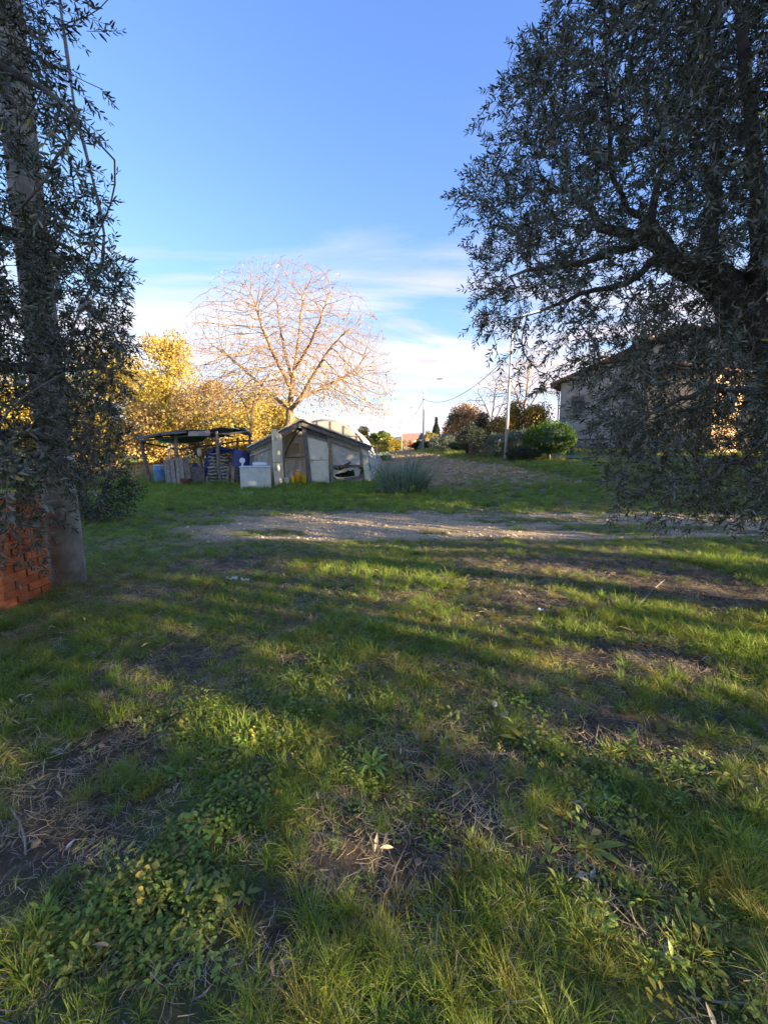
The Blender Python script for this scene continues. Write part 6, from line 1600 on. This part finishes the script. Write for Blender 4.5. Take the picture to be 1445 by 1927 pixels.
olive('olive_tree', tl, Ll, crownL, 7500, keep_left, 'olive tree at the left edge with fronds hanging before the concrete pole', .09, .7, .10, 7200, .20,
      lambda z: .15 + .3 * (1 - ss(1.5, 4.2, z)), 47, lambda z: -.08 + .15 * ss(2.5, 4.6, z), exL)

# ------------------------------------------------------------------ small things on the grass
def crumple(u, v, w_, name, label, cat, m='litter_white', sd=0, n=5):
    c = G(u, v); rs = np.random.RandomState(sd); s = MB(); vs = []
    for j in range(n + 1):
        for i in range(n + 1): vs.append((c.x + (i / n - .5) * w_ + rs.normal() * w_ * .05, c.y + (j / n - .5) * w_ * .5 + rs.normal() * w_ * .05, c.z + .02 + abs(rs.normal()) * w_ * .18))
    s.add(vs, [(j * (n + 1) + i, j * (n + 1) + i + 1, (j + 1) * (n + 1) + i + 1, (j + 1) * (n + 1) + i) for j in range(n) for i in range(n)])
    o = s.build(name, MATS[m], None); md = o.modifiers.new('thickness', 'SOLIDIFY'); md.thickness = .002; tag(o, label, cat)
crumple(437, 1094, .13, 'plastic_scrap', 'crumpled white plastic scrap on the brown patch of the near yard', 'litter', sd=1)
crumple(462, 1096, .10, 'plastic_scrap', 'thin white strip of litter right of the crumpled scrap', 'litter', sd=2, n=4)
crumple(1017, 1152, .06, 'plastic_scrap', 'small white scrap on bare soil toward the right olive', 'litter', sd=3, n=4)
def big_leaf(u, v, L_, W_, ang, m, label, sd):
    c = G(u, v); V = []; Fc = []; leaf_shape((0, 0, .03), (math.cos(ang), math.sin(ang), 0), L_, W_, .3, V=V, Fc=Fc); s = MB(); s.add([Vector(q) + c for q in V], Fc); tag(s.build('fallen_leaf', MATS[m], None, smooth=True), label, 'leaf')
big_leaf(1112, 1584, .05, .030, .3, 'yellow_leaf', 'yellow fallen leaf lying flat in the right foreground', 1)
big_leaf(124, 1612, .045, .012, 1.3, 'metal_pale', 'pale narrow leaf standing on the bare soil in the left foreground', 2)
big_leaf(440, 1722, .055, .045, .4, 'rust', 'dull reddish brown leaf between the weeds and straw', 3)
big_leaf(1240, 1388, .08, .06, .8, 'grass_yellow', 'pale green broad leaf on the grass at right', 4)
c = G(930, 1352); dn = empty('dandelion_clock', (c.x, c.y, c.z), 'white dandelion seed head on a thin stalk in mid foreground', 'dandelion')
MB().tube([c, c + Vector((.004, 0, .05)), c + Vector((0, .004, .085))], .0017, 5).build('stalk', MATS['weed_leaf'], dn)
rs = np.random.RandomState(2); n = 500; d = rs.normal(size=(n, 3)); d /= np.linalg.norm(d, axis=1, keepdims=True); cc = np.array(c) + np.array([0, .004, .09])
V, Fq = leaf_cloud(cc + d * .003, d + rs.normal(size=(n, 3)) * .1, .016 * (.8 + .3 * rs.rand(n)), .002); link_mesh('seed_head', np_mesh('seed_head', V, Fq), MATS['dandelion'], dn)
def fallen_twig(pts, r, label, m='pale_twig', lf=0, sd=0):
    q = []
    for u, v in pts:
        g = G(u, v); q.append(g + Vector((0, 0, .025)))
    root = empty('fallen_twig', tuple(q[0]), label, 'twig'); MB().tube(q, [r * (1 - .5 * i / len(q)) for i in range(len(q))], 6).build('stick', MATS[m], root, smooth=True)
    if lf:
        rs = np.random.RandomState(sd); ps = []; ds = []
        for k in range(lf): i = rs.randint(0, len(q) - 1); ps.append(q[i].lerp(q[i + 1], rs.rand())); ds.append(rs.normal(size=3) + np.array([0, 0, .5]))
        V, Fq = leaf_cloud(np.array(ps), np.array(ds), np.full(lf, .055), .012, None, 'fold')
        me = mixed_mesh('leaves', V, Fq); link_mesh('leaves', me, MATS['olive_leaf'], root)
fallen_twig([(705, 1745), (728, 1690), (745, 1640), (765, 1600), (790, 1570)], .006, 'dark forked stick lying on bare soil in the centre foreground', 'dark_bark')
fallen_twig([(1290, 1890), (1350, 1900), (1400, 1902), (1450, 1903)], .004, 'pale straight twig with a leaf at the bottom right corner', 'pale_twig', 3, 1)
fallen_twig([(1195, 1148), (1215, 1128), (1230, 1112), (1250, 1095)], .008, 'pale crooked twig on the dark soil under the right olive', 'pale_twig', 12, 2)
fallen_twig([(70, 1203), (150, 1192), (240, 1180), (330, 1170)], .006, 'long thin grey twig on the grass right of the brick pillar', 'twig', 0)
fallen_twig([(20, 1530), (38, 1555), (48, 1590), (50, 1620)], .005, 'pale curved root on bare soil at the left edge', 'pale_twig', 0)
fallen_twig([(1120, 1408), (1122, 1390), (1126, 1370)], .004, 'short pale stalk on the dark soil patch', 'pale_twig', 0)
fallen_twig([(1163, 1420), (1163, 1400), (1162, 1385)], .004, 'second short pale stalk right of the first on the dark soil', 'pale_twig', 0)
# plantain rosette with long dark leaves
for (u, v, k_, lb) in [(985, 1405, 1.0, 'wide plantain rosette with long dark leaves below the dandelion clock'), (700, 1452, .75, 'small plantain rosette in the centre of the near yard'), (1110, 1610, .9, 'dandelion rosette with long leaves beside the yellow leaf'), (1180, 1420, .7, 'low green rosette right of the dark soil patch')]:
    c = G(u, v); VF = rosette(13, .15 * k_, .034 * k_, int(u), .01, (.1, .7)); s = MB(); s.add([Vector(q) + c + Vector((0, 0, .02)) for q in VF[0]], VF[1]); tag(s.build('rosette_plant', MATS['weed_leaf'], None, smooth=True), lb, 'plant')
